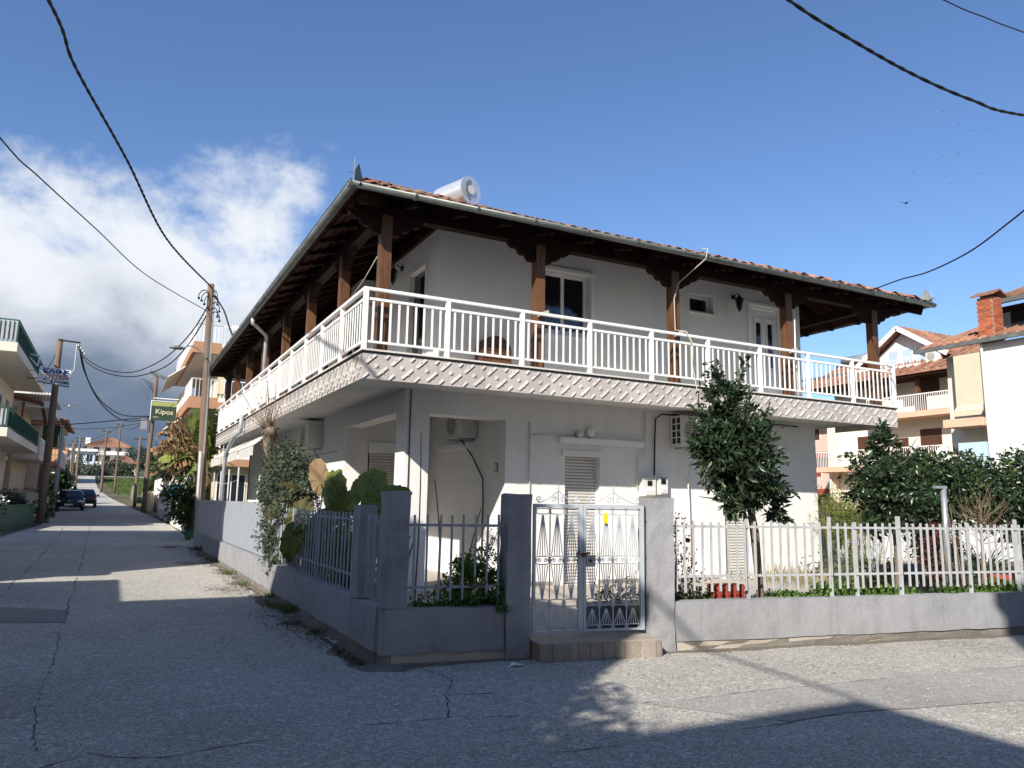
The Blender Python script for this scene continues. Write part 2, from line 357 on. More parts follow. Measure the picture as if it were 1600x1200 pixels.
# ---------------------------------------------------------------- ground
def gz(y):
    if y < 20: return 0.0
    if y < 65: return .0125*(y-20)
    if y < 150: return .5625+.0125*(y-65)+.00045*(y-65)**2
    if y < 400: return 4.876+.035*(y-150)
    return 13.63+.001*(y-400)
def ground():
    ys = [-400, -60, 0, 20, 30, 45, 65, 80, 95, 110, 125, 140, 150, 200, 260, 330, 400, 700, 1500, 4500]
    xs = [-4500, -800, -200, -60, -20, 0, 20, 60, 200, 800, 4500]
    mb = MB(); n = len(xs)
    mb.add([(x, y, gz(y)-.06) for y in ys for x in xs], [(j*n+i, j*n+i+1, (j+1)*n+i+1, (j+1)*n+i) for j in range(len(ys)-1) for i in range(n-1)])
    mb.build('ground', 'ground', kind='structure')
    a = MB()      # the junction and the cross street
    a.add([(-60, -60, 0), (60, -60, 0), (60, 8.2, 0), (2.6, 8.2, 0), (-3.6, 8.2, 0), (-60, 8.2, 0)], [(0, 1, 2, 3, 4, 5)])
    rows = [(8.2, -3.6, 2.62), (20, -3.6, 2.62), (30, -3.45, 2.62), (41, -2.75, 2.6), (60, -3.6, 2.0), (80, -4.2, 1.1), (100, -5.1, -.4), (120, -6.0, -1.8), (140, -6.8, -2.6), (150, -7.4, -2.9), (156, -30, 16), (162, -30, 16)]
    rr = []
    for (y0, l0, r0), (y1, l1, r1) in zip(rows, rows[1:]):
        k = 4
        for i in range(k): t = i/k; rr.append((y0+(y1-y0)*t, l0+(l1-l0)*t, r0+(r1-r0)*t))
    rr.append(rows[-1])
    o = len(a.v)
    for y, l, r in rr: a.v += [(l, y, gz(y)), (r, y, gz(y))]
    for i in range(len(rr)-1): a.f.append((o+2*i, o+2*i+1, o+2*i+3, o+2*i+2))
    a.build('road', 'asphalt', kind='structure')
    p = MB().add([(-3.6, 13.45, .004), (-1.3, 13.4, .004), (-.42, 12.75, .004), (-.38, 11.5, .004), (-1.15, 11.75, .004), (-3.6, 11.8, .004)], [(5, 4, 3, 2, 1, 0)])
    p.build('road_patch', 'asphalt2', kind='structure')
    p = MB().add([(3.99, 5.31, .0035), (4.55, 5.26, .0035), (5.38, 5.25, .0035), (6.04, 5.19, .0035), (7.17, 5.12, .0035), (8.69, 4.95, .0035), (14, 4.6, .0035), (14, 3.3, .0035), (9, 3.8, .0035), (7.1, 4.08, .0035), (5.9, 4.3, .0035), (5.32, 4.44, .0035), (4.71, 4.43, .0035)], [tuple(range(12, -1, -1))])
    p.build('road_patch', 'asphalt3', kind='structure')
    lines = [[(-1.3, 12.4), (-1.42, 14.63), (-1.47, 17.09), (-1.47, 21.4), (-1.55, 30.58), (-1.9, 45), (-2.3, 60)],
             [(-.3, 5.9), (-.33, 6.21), (-.37, 6.9), (-.37, 8.07), (-.38, 9.13), (-.42, 12.76), (-.45, 15.32), (-.5, 20.73), (-.66, 33), (-.9, 50)],
             [(-.03, 5.77), (.17, 5.55), (.39, 5.47), (.88, 5.54), (1.62, 5.59), (2.38, 5.57), (2.9, 5.4)],
             [(2.71, 4.54), (3.28, 4.45), (3.86, 4.46), (4.27, 4.42), (4.71, 4.43), (5.32, 4.44), (5.9, 4.3), (7.1, 4.08), (9, 3.8)],
             [(3.53, 4.09), (3.83, 4.29), (4.12, 4.44)],
             [(3.99, 5.31), (4.55, 5.26), (5.38, 5.25), (6.04, 5.19), (7.17, 5.12), (8.69, 4.95), (11, 4.8)],
             [(-.03, 5.7), (-.6, 5.3), (-1.6, 5.2)], [(2.4, 5.55), (2.62, 6.2), (2.9, 6.7), (2.8, 7.2)], [(2.62, 6.2), (3.1, 6.1)]]
    for li, ln in enumerate(lines):
        cr = MB(); pts = []
        for (x0, y0), (x1, y1) in zip(ln, ln[1:]):
            k = max(2, int(math.hypot(x1-x0, y1-y0)/.07))
            for i in range(k): t = i/k; px_, py_ = x0+(x1-x0)*t, y0+(y1-y0)*t; pts.append((px_+.014*sin(py_*2.1+li)+.007*sin(py_*9+px_*7)+R.uniform(-.012, .012), py_+.016*sin(px_*2.3+li*2)+.008*sin(px_*8)+R.uniform(-.012, .012)))
        pts.append(ln[-1]); o = 0
        for i, (x, y) in enumerate(pts):
            x2, y2 = pts[min(i+1, len(pts)-1)]; x1, y1 = pts[max(i-1, 0)]
            d = Vector((x2-x1, y2-y1)); d.normalize() if d.length else None
            w = (R.uniform(.001, .007) if sin(i*.13+li)+R.uniform(-.5, .5) > -.7 else .0004)*(1 if y < 12 else 1.8); cr.v += [(x-d.y*w, y+d.x*w, gz(y)+.004), (x+d.y*w, y-d.x*w, gz(y)+.004)]
            if i: cr.f.append((2*i-1, 2*i+1, 2*i, 2*i-2))
        cr.build('road_crack', 'crack', kind='structure')
    # dirt that gathers along the foot of the garden wall
    d = MB(); pts = []
    path = [(2.47, 26), (2.46, 20), (2.46, 14), (2.46, 10), (2.46, 7.5), (4.0, 7.26), (5.5, 6.98), (8, 6.62), (11.4, 6.1)]
    edge = []
    for (x0, y0), (x1, y1) in zip(path, path[1:]):
        k = int(math.hypot(x1-x0, y1-y0)/.15)+1
        for i in range(k): t = i/k; edge.append((x0+(x1-x0)*t, y0+(y1-y0)*t))
    for i, (x, y) in enumerate(edge):
        w = (.2+.10*sin(i*.37)+.07*sin(i*.91)+R.uniform(-.08, .08)) if y > 7.45 else (.08+.04*sin(i*.5)+R.uniform(-.03, .03))
        ox, oy = (-w, 0) if y > 7.6 else ((-w*.7, -w*.7) if x < 2.6 else (0, -w))
        d.v += [(x+.06, y+.06, gz(y)+.003), (x+ox, y+oy, gz(y)+.003)]
        if i: d.f.append((2*i-2, 2*i-1, 2*i+1, 2*i))
    d.build('dirt_strip', 'dirt', kind='structure')
    c = MB().slab([(2.6, 7.55, .12), (11.2, 6.2, .12), (16.0, 5.45, .12), (16.0, 32, .2), (2.6, 32, .2)], .2); c.build('courtyard_paving', 'paving', kind='structure')
    s = MB().slab([(14.6, 8.2, .15), (40, 8.2, .2), (40, 45, .5), (14.6, 45, .5)], .3); s.build('garden_soil', 'soil', kind='structure')
    b = MB().slab([(5.75, 7.12, .42), (15.8, 5.6, .42), (15.8, 6.7, .42), (5.75, 7.75, .42)], .38)
    b.slab([(2.62, 7.62, .42), (3.98, 7.4, .42), (3.98, 8.05, .42), (2.62, 8.2, .42)], .38)
    b.slab([(2.62, 8.25, .42), (3.1, 8.25, .42), (3.1, 26, .42), (2.62, 26, .42)], .38)
    b.build('planting_bed', 'soil', kind='structure')
    v = MB(); v.add([(-7, 28, .1), (-3.46, 28, .11), (-2.8, 41, .275), (-3.7, 60, .52), (-7, 60, .52), (-7, 41, .275)], [(0, 1, 2, 5), (5, 2, 3, 4)]); v.build('verge', 'ground', kind='structure')
ground()
# ---------------------------------------------------------------- the house
def window_on(parent, face, pl, a0, a1, z0, z1, kind='glass', frame='white', t=.05, mull=1, slats=False, name='window', depth=0.0):
    """a framed opening on an axis-aligned wall; face is the outward direction"""
    s = {'-y': -1, '-x': -1, '+x': 1, '+y': 1}[face]; ax = face[1]
    def bx(mb, u0, u1, w0, w1, d0, d1):
        if ax == 'y': mb.box(u0, pl+s*d0, w0, u1, pl+s*d1, w1)
        else: mb.box(pl+s*d0, u0, w0, pl+s*d1, u1, w1)
    f = MB()
    bx(f, a0, a1, z1-t, z1, -.01, .03); bx(f, a0, a1, z0, z0+t, -.01, .03)
    bx(f, a0, a0+t, z0+t, z1-t, -.01, .03); bx(f, a1-t, a1, z0+t, z1-t, -.01, .03)
    for i in range(mull):
        c = a0+(a1-a0)*(i+1)/(mull+1); bx(f, c-t/2, c+t/2, z0+t, z1-t, -.01, .025)
    fo = f.build(name, frame, parent)
    if kind == 'glass':
        for i in range(mull+1):
            c0 = a0+(a1-a0)*i/(mull+1); c1 = a0+(a1-a0)*(i+1)/(mull+1)
            p = MB(); bx(p, c0+t*.6, c1-t*.6, z0+t*.8, z1-t*.8, -.005, .008); p.build('pane', 'glass', fo)
    else:
        p = MB(); bx(p, a0+t*.6, a1-t*.6, z0+t*.8, z1-t*.8, -.005, .004)
        n = max(3, int((z1-z0)/.09))
        for i in range(n):
            zz = z0+t+(z1-z0-2*t)*(i+.1)/n; bx(p, a0+t*.7, a1-t*.7, zz, zz+(z1-z0)/n*.7, .004, .018)
        p.build('shutter', kind, fo)
    return fo
def ac_unit(loc, rz, label, size=(.82, .3, .56), grid=False):
    w, d, h = size; t = thing('air_conditioner', label, 'air conditioner', loc, 'outdoor air conditioning units')
    t.rotation_euler = (0, 0, rz); W[t.name] = (0, 0, 0)
    MB().box(-w/2, 0, 0, w/2, -d, h).build('casing', 'plastic', t)
    g = MB()
    for i in range(9): g.box(-w*.42, -d-.006, h*.1+h*.8*i/9, w*.12, -d-.001, h*.1+h*.8*i/9+.014)
    for i in range(3): g.box(-w*.42+w*.27*i, -d-.009, h*.08, -w*.42+w*.27*i+.012, -d-.006, h*.92)
    g.build('fan_grille', 'plastic', t)
    fan = MB(); ring = [(cos(2*pi*i/20)*h*.38-w*.15, sin(2*pi*i/20)*h*.38+h/2) for i in range(20)]
    fan.prism(ring, lambda a, b: (a, -d-.0005, b), lambda a, b: (a, -d+.02, b)); fan.build('fan', 'fangrey', t)
    if grid:      # the end grille towards the camera
        e = MB()
        for i in range(3): e.box(-w/2-.008, -d*.08-i*d*.42, .03, -w/2-.002, -d*.08-i*d*.42-.03 if i < 2 else -d*.98, h-.03)
        for i in range(5): e.box(-w/2-.007, -.02, .03+i*(h-.07)/4, -w/2-.003, -d+.01, .03+i*(h-.07)/4+.022)
        e.build('end_grille', 'white', t)
        MB().box(-w/2-.002, -.03, .04, -w/2, -d+.02, h-.04).build('vent_core', 'dark', t)
    for x in (-w*.3, w*.3): b = MB(); b.box(x-.02, .02, -.035, x+.02, -d-.03, -.002); b.box(x-.02, -.02, -.035, x+.02, .018, .3); b.build('bracket', 'steel', t)
    return t
def lantern(loc, rz, label):
    t = thing('wall_lantern', label, 'wall lamp', loc, 'black lanterns on the upper walls'); t.rotation_euler = (0, 0, rz); W[t.name] = (0, 0, 0)
    m = MB().tube([(0, 0, .1), (0, -.03, .1)], .06, 8); m.tube([(0, -.02, .1), (0, -.12, .16), (0, -.2, .12), (0, -.2, .06)], .012, 5); m.build('arm', 'black', t)
    c = MB(); n = 6
    for i in range(n):
        a = 2*pi*i/n; c.bar((.085*cos(a), -.2+.085*sin(a), 0), (.045*cos(a), -.2+.045*sin(a), -.2), .012)
    c.tube([(0, -.2, .0), (0, -.2, .09)], [.11, .02], 6); c.tube([(0, -.2, -.2), (0, -.2, -.28)], [.055, .01], 6); c.ball((0, -.2, .1), .022, 6, 4)
    c.build('cage', 'black', t)
    MB().tube([(0, -.2, -.01), (0, -.2, -.19)], [.072, .04], 6).build('lamp_glass', 'glass', t)
    return t

def make_house():
    H = thing('house', 'two-storey white corner house with a dark wooden eave and a white balcony running round it', 'house', (4.3, 12.3, .1))
    fc, lf, z0, zs = 12.3, 4.31, .1, 3.52     # lower front plane, lower left plane
    w = MB().box(lf, fc, z0, 4.76, fc+.45, zs); w.build('column', 'wall', H)
    w = MB().box(4.76, fc, 3.11, 6.24, fc+.45, zs); w.box(lf, fc+.45, 3.14, lf+.35, 16.04, zs); w.build('beam', 'wall', H)
    # front wall, opened for the tall roller shutters
    f = MB(); t = .28
    cuts = [(7.5, 8.28, .14, 2.5), (11.42, 12.14, .14, 2.25)]
    xs = 6.24
    for a, b, zb, zt in cuts:
        f.box(xs, fc, z0, a, fc+t, zs); f.box(a, fc, zt, b, fc+t, zs); f.box(a, fc, z0-.05, b, fc+t, zb); xs = b
    f.box(xs, fc, z0, 14.2, fc+t, zs); f.build('wall', 'wall', H)
    w = MB().box(6.24, fc+t, z0, 6.5, 16.04, zs); w.box(13.95, fc+t, z0, 14.2, 29, zs); w.build('wall', 'wall', H)
    # porch back wall with its window
    w = MB(); w.box(lf, 16.04, z0, 4.82, 16.3, zs); w.box(6.1, 16.04, z0, 6.5, 16.3, zs); w.box(4.82, 16.04, 2.85, 6.1, 16.3, zs); w.box(4.82, 16.04, z0, 6.1, 16.3, 1.0)
    w.build('wall', 'wall', H)
    w = MB(); w.box(lf, 16.3, z0, lf+.28, 29, zs); w.box(lf, 28.8, z0, 14.2, 29.05, zs); w.build('wall', 'wall', H)
    MB().box(lf-.004, 16.6, 2.66, lf+.02, 22, 2.672).build('groove', 'dark', H)
    # shutters
    def roller(a, b, zb, zt, pl, n, nm='roller_shutter'):
        s = MB(); h = (zt-zb)/n
        for i in range(n):
            z = zb+i*h; s.prism([(0, 0), (.022, .1*h), (.03, .5*h), (.022, .86*h), (0, .93*h), (-.02, .93*h), (-.02, 0)], lambda d, q, z=z: (a, pl-d, z+q), lambda d, q, z=z: (b, pl-d, z+q))
        s.build(nm, 'shutter', H)
        g = MB().box(a-.0, pl-.05, zb, a+.03, pl+.02, zt); g.box(b-.03, pl-.05, zb, b, pl+.02, zt); g.build('shutter_guide', 'plastic', H)
    roller(7.5, 8.28, .15, 2.5, fc+.13, 40); roller(11.42, 12.14, .15, 2.25, fc+.13, 36)
    roller(4.86, 6.1, 1.02, 2.62, 16.1, 26)
    MB().box(4.82, 16.0, 2.62, 6.1, 16.12, 2.85).build('shutter_box', 'white', H)
    MB().box(7.34, fc-.1, 2.735, 9.28, fc-.002, 2.845).build('shutter_box', 'white', H)
    MB().box(7.42, fc-.045, 2.50, 8.36, fc-.003, 2.6).build('lintel_trim', 'wall', H)
    b = MB(); b.box(6.12, 13.67, 2.66, 6.236, 15.47, 2.77); b.build('shutter_box', 'white', H)
    b = MB(); b.box(12.35, fc-.1, 2.72, 13.3, fc-.002, 2.82); b.build('shutter_box', 'white', H)
    # brown tile plinth, tile by tile
    pm = MB().box(0, -.012, 0, .322, 0, .09).mesh('plinth_tile', 'step_red')
    x = 6.26
    while x < 14.0:
        if not (7.4 < x+.16 < 8.35 or 11.3 < x+.16 < 12.2): inst('plinth_tile', pm, H, (x, fc-.001, .12))
        x += .33
    # balcony slab
    zt = 3.80
    s = MB(); s.box(3.17, 10.96, zs, 15.16, 29.8, zt); s.build('balcony_slab', 'wall_old', H)
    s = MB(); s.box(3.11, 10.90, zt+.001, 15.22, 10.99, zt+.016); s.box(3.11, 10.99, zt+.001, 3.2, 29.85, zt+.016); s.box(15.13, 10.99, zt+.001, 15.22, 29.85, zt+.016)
    s.build('edge_shade_strip', 'black_line', H)  # black strip stands in for the shade under the marble edge
    s = MB(); s.box(3.10, 10.89, zt+.018, 15.23, 12.58, zt+.045); s.box(3.10, 12.58, zt+.018, 4.96, 29.86, zt+.045); s.box(14.2, 12.58, zt+.018, 15.23, 29.86, zt+.045)
    s.build('balcony_floor', 'marble', H)
    # relief cladding, one square tile after another
    tw = .4025; th = .40; q = MB(); q.box(.002, -.02, 0, tw-.002, 0, th)
    def bar2(u0, v0, u1, v1, wd=.026, dp=.019):
        p = Vector((u0*tw, v0*th)); r = Vector((u1*tw, v1*th)); d = (r-p).normalized(); n = Vector((-d.y, d.x))*wd
        P = [p-n, r-n, r+n, p+n]; P = [Vector((min(max(k.x, .003), tw-.003), min(max(k.y, .003), th-.003))) for k in P]; i = Vector(((p.x+r.x)/2, (p.y+r.y)/2))
        vs = [(k.x, -.02, k.y) for k in P]+[(k.x*.94+i.x*.06+.004, -.02-dp, k.y*.97+i.y*.03) for k in P[1:3]]
        vs = [(P[0].x, -.0195, P[0].y), (P[1].x, -.0195, P[1].y), (P[2].x, -.0195, P[2].y), (P[3].x, -.0195, P[3].y),
              ((p.x*.93+r.x*.07)+n.x*-.6, -.02-dp, (p.y*.93+r.y*.07)-n.y*.6), ((r.x*.93+p.x*.07)-n.x*.6, -.02-dp, (r.y*.93+p.y*.07)-n.y*.6)]
        q.add(vs, [(0, 1, 5, 4), (1, 2, 5), (2, 3, 4, 5), (3, 0, 4)])
    bar2(.08, .57, .50, .96); bar2(.50, .1, .95, .5); bar2(.84, .80, 1.0, .97, .024); bar2(.0, .03, .22, .23, .024)
    for u, v, k in ((.53, .5, .1), (.27, .82, .05), (.77, .26, .05)):
        U, V, Kk = u*tw, v*th, k*tw; q.add([(U-Kk, -.0195, V-Kk), (U+Kk, -.0195, V-Kk), (U+Kk, -.0195, V+Kk), (U-Kk, -.0195, V+Kk), (U+Kk*.2, -.045, V-Kk*.1)], [(0, 1, 4), (1, 2, 4), (2, 3, 4), (3, 0, 4)])
    fm = q.mesh('fascia_tile', 'fascia')
    for i in range(30): inst('fascia_tile', fm, H, (3.14+i*tw, 10.945, 3.395))
    for i in range(46): inst('fascia_tile', fm, H, (3.155, 10.955+(i+1)*tw+.006, 3.395), (0, 0, -pi/2))
    for i in range(46): inst('fascia_tile', fm, H, (15.19, 10.955+i*tw, 3.395), (0, 0, pi/2)) if i < 4 else None
    # railing
    zr = 4.80
    rl = MB(); rl.box(3.11, 10.92, zr-.045, 15.24, 10.985, zr); rl.box(3.11, 10.985, zr-.045, 3.175, 29.82, zr); rl.box(15.165, 10.985, zr-.045, 15.23, 29.82, zr)
    rail = rl.build('balcony_railing', 'white', H)
    pm_ = MB().box(-.035, -.03, 0, .035, .03, zr-.045-zt-.045).mesh('railing_post', 'white')
    bm_ = MB().box(-.0155, -.007, 0, .0155, .007, .63).mesh('baluster', 'white')
    def run(p0, p1, n, nb, small=False):
        p0 = Vector(p0); p1 = Vector(p1); L = (p1-p0).length/n; d = (p1-p0).normalized(); rz = math.atan2(d.y, d.x)
        for i in range(n+1):
            if i == 0 and small: continue
            c = p0+d*L*i; inst('railing_post', pm_, rail, (c.x, c.y, zt+.045), (0, 0, rz))
        for i in range(n):
            a = p0+d*(L*i+.055); b = p0+d*(L*(i+1)-.055)
            MB().bar((a.x, a.y, 3.965), (b.x, b.y, 3.965), .035, .035).build('lower_rail', 'white', rail); MB().bar((a.x, a.y, 4.625), (b.x, b.y, 4.625), .035, .04).build('upper_rail', 'white', rail)
            for k in range(nb):
                c = a+(b-a)*((k+.5)/nb); inst('baluster', bm_, rail, (c.x, c.y, 3.983), (0, 0, rz))
    run((3.145, 10.952, 0), (15.20, 10.952, 0), 9, 9)
    run((3.145, 10.952, 0), (3.145, 29.8, 0), 14, 9, True)
    # upper floor
    ux0, ux1, uy0, uy1 = 4.97, 14.19, 12.6, 28.2; zu = 3.845; ztop = 6.64
    f = MB(); xs = ux0; t = .28
    for a, b, zb, zt2 in [(7.10, 8.26, 4.94, 6.19), (10.84, 11.51, 5.82, 6.23), (12.62, 13.54, 3.86, 6.21)]:
        f.box(xs, uy0, zu, a, uy0+t, ztop); f.box(a, uy0, zt2, b, uy0+t, ztop)
        if zb > 3.9: f.box(a, uy0, zu, b, uy0+t, zb)
        xs = b
    f.box(xs, uy0, zu, ux1, uy0+t, ztop); f.build('wall', 'wall', H)
    f = MB(); f.box(ux0, uy0+t, zu, ux0+t, 13.3, ztop); f.box(ux0, 13.3, 6.1, ux0+t, 14.2, ztop); f.box(ux0, 14.2, zu, ux0+t, uy1, ztop); f.box(ux1-t, uy0+t, zu, ux1, uy1, ztop); f.box(ux0+t, uy1-t, zu, ux1-t, uy1, ztop)
    f.build('wall', 'wall', H)
    f = MB(); f.box(ux0-.08, uy0-.08, ztop, ux1+.08, uy0+.16, ztop+.2); f.box(ux0-.08, uy0+.16, ztop, ux0+.16, uy1, ztop+.2); f.box(ux1-.16, uy0+.16, ztop, ux1+.08, uy1, ztop+.2)
    f.build('wall_plate', 'beam', H)
    MB().box(ux0+.3, uy0+.5, ztop-.1, ux1-.3, uy1-.3, ztop).build('ceiling', 'wall_old', H)
    # upper window: white surround, two sashes, dark curtain behind
    s = MB(); s.box(7.03, uy0-.03, 6.19, 8.33, uy0-.002, 6.26); s.box(7.03, uy0-.03, 4.88, 7.095, uy0-.002, 6.19); s.box(8.265, uy0-.03, 4.88, 8.33, uy0-.002, 6.19); s.box(7.03, uy0-.05, 4.84, 8.33, uy0-.002, 4.88)
    s.build('window_surround', 'white', H)
    window_on(H, '-y', uy0+.17, 7.11, 8.25, 4.95, 6.18, mull=1, t=.07)
    window_on(H, '-y', uy0+.17, 10.85, 11.5, 5.83, 6.22, mull=0, t=.06)
    MB().box(10.81, uy0-.04, 5.79, 11.54, uy0+.15, 5.818).build('sill', 'marble', H)
    # panelled door
    d = MB(); d.box(12.62, uy0+.07, 3.86, 13.54, uy0+.12, 6.21); dr = d.build('door', 'white', H)
    m = MB(); m.box(12.60, uy0+.02, 3.86, 12.66, uy0+.069, 6.21); m.box(13.50, uy0+.02, 3.86, 13.56, uy0+.069, 6.21); m.box(12.66, uy0+.02, 6.14, 13.50, uy0+.069, 6.21)
    for x0 in (12.77, 13.13):
        m.box(x0, uy0+.045, 4.67, x0+.28, uy0+.069, 4.71); m.box(x0, uy0+.045, 5.9, x0+.28, uy0+.069, 5.94); m.box(x0, uy0+.045, 4.71, x0+.035, uy0+.069, 5.9); m.box(x0+.245, uy0+.045, 4.71, x0+.28, uy0+.069, 5.9)
        m.box(x0, uy0+.045, 4.05, x0+.28, uy0+.069, 4.52)
    m.build('door_moulding', 'white', dr)
    for x0 in (12.85, 13.21): MB().box(x0, uy0+.055, 4.8, x0+.12, uy0+.0695, 5.82).build('pane', 'glass', dr)
    MB().bar((12.73, uy0+.02, 4.97), (12.85, uy0+.02, 4.97), .025).build('handle', 'steel', dr)
    s = MB(); s.box(12.52, uy0-.03, 6.21, 13.64, uy0-.002, 6.28); s.box(12.52, uy0-.03, 3.86, 12.6, uy0-.002, 6.21); s.box(13.56, uy0-.03, 3.86, 13.64, uy0-.002, 6.21); s.build('door_surround', 'white', H)
    # side door, dark
    MB().box(ux0+.1, 13.3, 3.86, ux0+.15, 14.2, 6.1).build('door', 'glass', H)
    s = MB(); s.box(ux0-.02, 13.23, 3.86, ux0-.002, 13.3, 6.18); s.box(ux0-.02, 14.2, 3.86, ux0-.002, 14.27, 6.18); s.box(ux0-.02, 13.3, 6.1, ux0-.002, 14.2, 6.18); s.build('door_surround', 'white', H)
    for y in (17.5, 20.5, 24): window_on(H, '-x', ux0, y, y+1.3, 4.9, 6.1, mull=1)
    window_on(H, '-x', lf, 23.5, 25.2, 1.0, 2.5, kind='shutter', mull=0)
    # wooden posts, corbels, beam
    px = [3.5, 6.3, 9.28, 12.3, 15.0]; ys = [13.55, 16.2, 18.9, 21.8, 24.6, 27.3, 29.5]
    spots = [(x, 11.27, 0) for x in px]+[(3.47, y, 1) for y in ys]+[(15.0, y, 1) for y in ys[1:]]
    pmh = MB().box(-.088, -.088, 0, .088, .088, 6.08-zt-.045).mesh('wooden_post', 'post')
    cb = MB(); prof = [(0, 0), (0, -.30), (.11, -.30), (.15, -.27), (.19, -.20), (.27, -.21), (.32, -.17), (.36, -.10), (.44, -.11), (.50, -.07), (.54, 0)]
    cb.prism(prof, lambda a, b: (a+.089, -.05, b), lambda a, b: (a+.089, .05, b)); cb.prism(list(reversed([(-a, b) for a, b in prof])), lambda a, b: (a-.089, -.05, b), lambda a, b: (a-.089, .05, b))
    cm = cb.mesh('corbel', 'beam')
    for x, y, side in spots:
        p = inst('wooden_post', pmh, H, (x, y, zt+.045)); inst('corbel', cm, p, (x, y, 6.079), (0, 0, pi/2 if side else 0))
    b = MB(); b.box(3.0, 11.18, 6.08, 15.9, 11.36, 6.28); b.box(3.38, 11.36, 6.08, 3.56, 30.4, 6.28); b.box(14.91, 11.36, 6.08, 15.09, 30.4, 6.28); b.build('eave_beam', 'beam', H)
    # roof: x 2.86..16.05, y 10.65..30.8 at the fascia, pitch .445
    x0, x1, y0, y1, zE, k = 2.86, 16.05, 10.65, 30.8, 6.235, .432
    xm = (x0+x1)/2; hr = (x1-x0)/2; zR = zE+k*hr
    A, B, C_, D_ = (x0, y0, zE), (x1, y0, zE), (x1, y1, zE), (x0, y1, zE); E = (xm, y0+hr, zR); F = (xm, y1-hr, zR)
    def dn(p, t): return (p[0], p[1], p[2]-t)
    rf = MB(); t = .045; top = [A, B, C_, D_, E, F]; rf.add(top+[dn(p, t) for p in top], [(0, 1, 4), (1, 2, 5, 4), (2, 3, 5), (3, 0, 4, 5), (6, 10, 7), (7, 10, 11, 8), (8, 11, 9), (9, 11, 10, 6), (0, 6, 7, 1), (1, 7, 8, 2), (2, 8, 9, 3), (3, 9, 6, 0)])
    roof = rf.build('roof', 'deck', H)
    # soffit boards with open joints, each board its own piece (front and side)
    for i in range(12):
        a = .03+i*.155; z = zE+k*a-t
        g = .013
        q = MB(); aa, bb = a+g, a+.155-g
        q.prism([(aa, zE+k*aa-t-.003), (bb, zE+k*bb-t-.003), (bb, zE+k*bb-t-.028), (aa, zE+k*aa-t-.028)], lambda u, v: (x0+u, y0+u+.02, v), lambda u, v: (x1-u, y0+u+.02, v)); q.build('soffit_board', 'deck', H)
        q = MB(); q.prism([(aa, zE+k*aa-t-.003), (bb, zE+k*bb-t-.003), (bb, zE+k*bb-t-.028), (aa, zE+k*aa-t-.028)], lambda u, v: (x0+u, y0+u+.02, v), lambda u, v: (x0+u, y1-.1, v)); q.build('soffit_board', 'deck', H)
    # rafters with shaped ends
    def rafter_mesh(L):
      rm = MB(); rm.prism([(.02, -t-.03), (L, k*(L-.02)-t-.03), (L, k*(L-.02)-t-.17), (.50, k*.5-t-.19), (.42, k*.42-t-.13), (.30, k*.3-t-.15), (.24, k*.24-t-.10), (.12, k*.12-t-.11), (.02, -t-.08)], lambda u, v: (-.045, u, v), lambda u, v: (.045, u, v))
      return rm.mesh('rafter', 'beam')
    rcache = {}
    def rme(d):
        d = round(min(2.0, d-.12), 1)
        if d not in rcache: rcache[d] = rafter_mesh(d)
        return rcache[d]
    n = 15
    for i in range(n):
        x = x0+.95+(x1-x0-1.9)*i/(n-1); d = min(x-x0, x1-x)
        inst('rafter', rme(d), H, (x, y0, zE))
    n = 24
    for i in range(n):
        y = y0+.95+(y1-y0-1.9)*i/(n-1); inst('rafter', rme(min(y-y0, y1-y)), H, (x0, y, zE), (0, 0, -pi/2))
        if i < 4: inst('rafter', rme(min(y-y0, y1-y)), H, (x1, y, zE), (0, 0, pi/2))
    MB().bar((x0+.05, y0+.05, zE-.16), (x0+2.0, y0+2.0, zE+k*2-.16), .1, .16).build('hip_rafter', 'beam', H); MB().bar((x1-.05, y0+.05, zE-.16), (x1-2.2, y0+2.2, zE+k*2.2-.16), .1, .16).build('hip_rafter', 'beam', H)
    # gutter: a half round trough with joints
    def trough(p, q_):
        g = MB(); p = Vector(p); q_ = Vector(q_); d = (q_-p).normalized(); s_ = d.cross(Vector((0, 0, 1))); n = 8; r = .075
        pr = [(-r*cos(pi*i/n), -r*sin(pi*i/n)) for i in range(n+1)]; inn = [(a*.86, b*.86) for a, b in reversed(pr)]
        pr = [(-r-.012, .012), (-r, .018)]+pr+inn
        g.prism(pr, lambda a, b: tuple(p+s_*a+Vector((0, 0, b))), lambda a, b: tuple(q_+s_*a+Vector((0, 0, b)))); return g
    zg = zE+.004; off = .09
    for p, q_ in [((x0-off*2, y0-off, zg), (x1+off*2, y0-off, zg)), ((x0-off, y0-off*2, zg), (x0-off, y1+off, zg)), ((x1+off, y0-off*2, zg), (x1+off, y1+off, zg))]:
        g = trough(p, q_); go = g.build('gutter', 'gutter', H, True)
        P = Vector(p); Q = Vector(q_); L = (Q-P).length; m = MB(); s_ = (Q-P).normalized().cross(Vector((0, 0, 1)))
        for i in range(1, int(L/1.0)):
            c = P+(Q-P)*(i/int(L/1.0)); d = (Q-P).normalized()*.018
            pr = [(-.083*cos(pi*j/8), -.083*sin(pi*j/8)) for j in range(9)]+[(.07*cos(pi*j/8), -.07*sin(pi*j/8)) for j in range(9)]
            m = MB(); m.prism(pr, lambda a, b, c=c, d=d: tuple(c-d+s_*a+Vector((0, 0, b))), lambda a, b, c=c, d=d: tuple(c+d+s_*a+Vector((0, 0, b)))); m.build('gutter_joint', 'gutter', go)
    # barrel tiles
    tl = .36; ex = .30; tw_ = .225
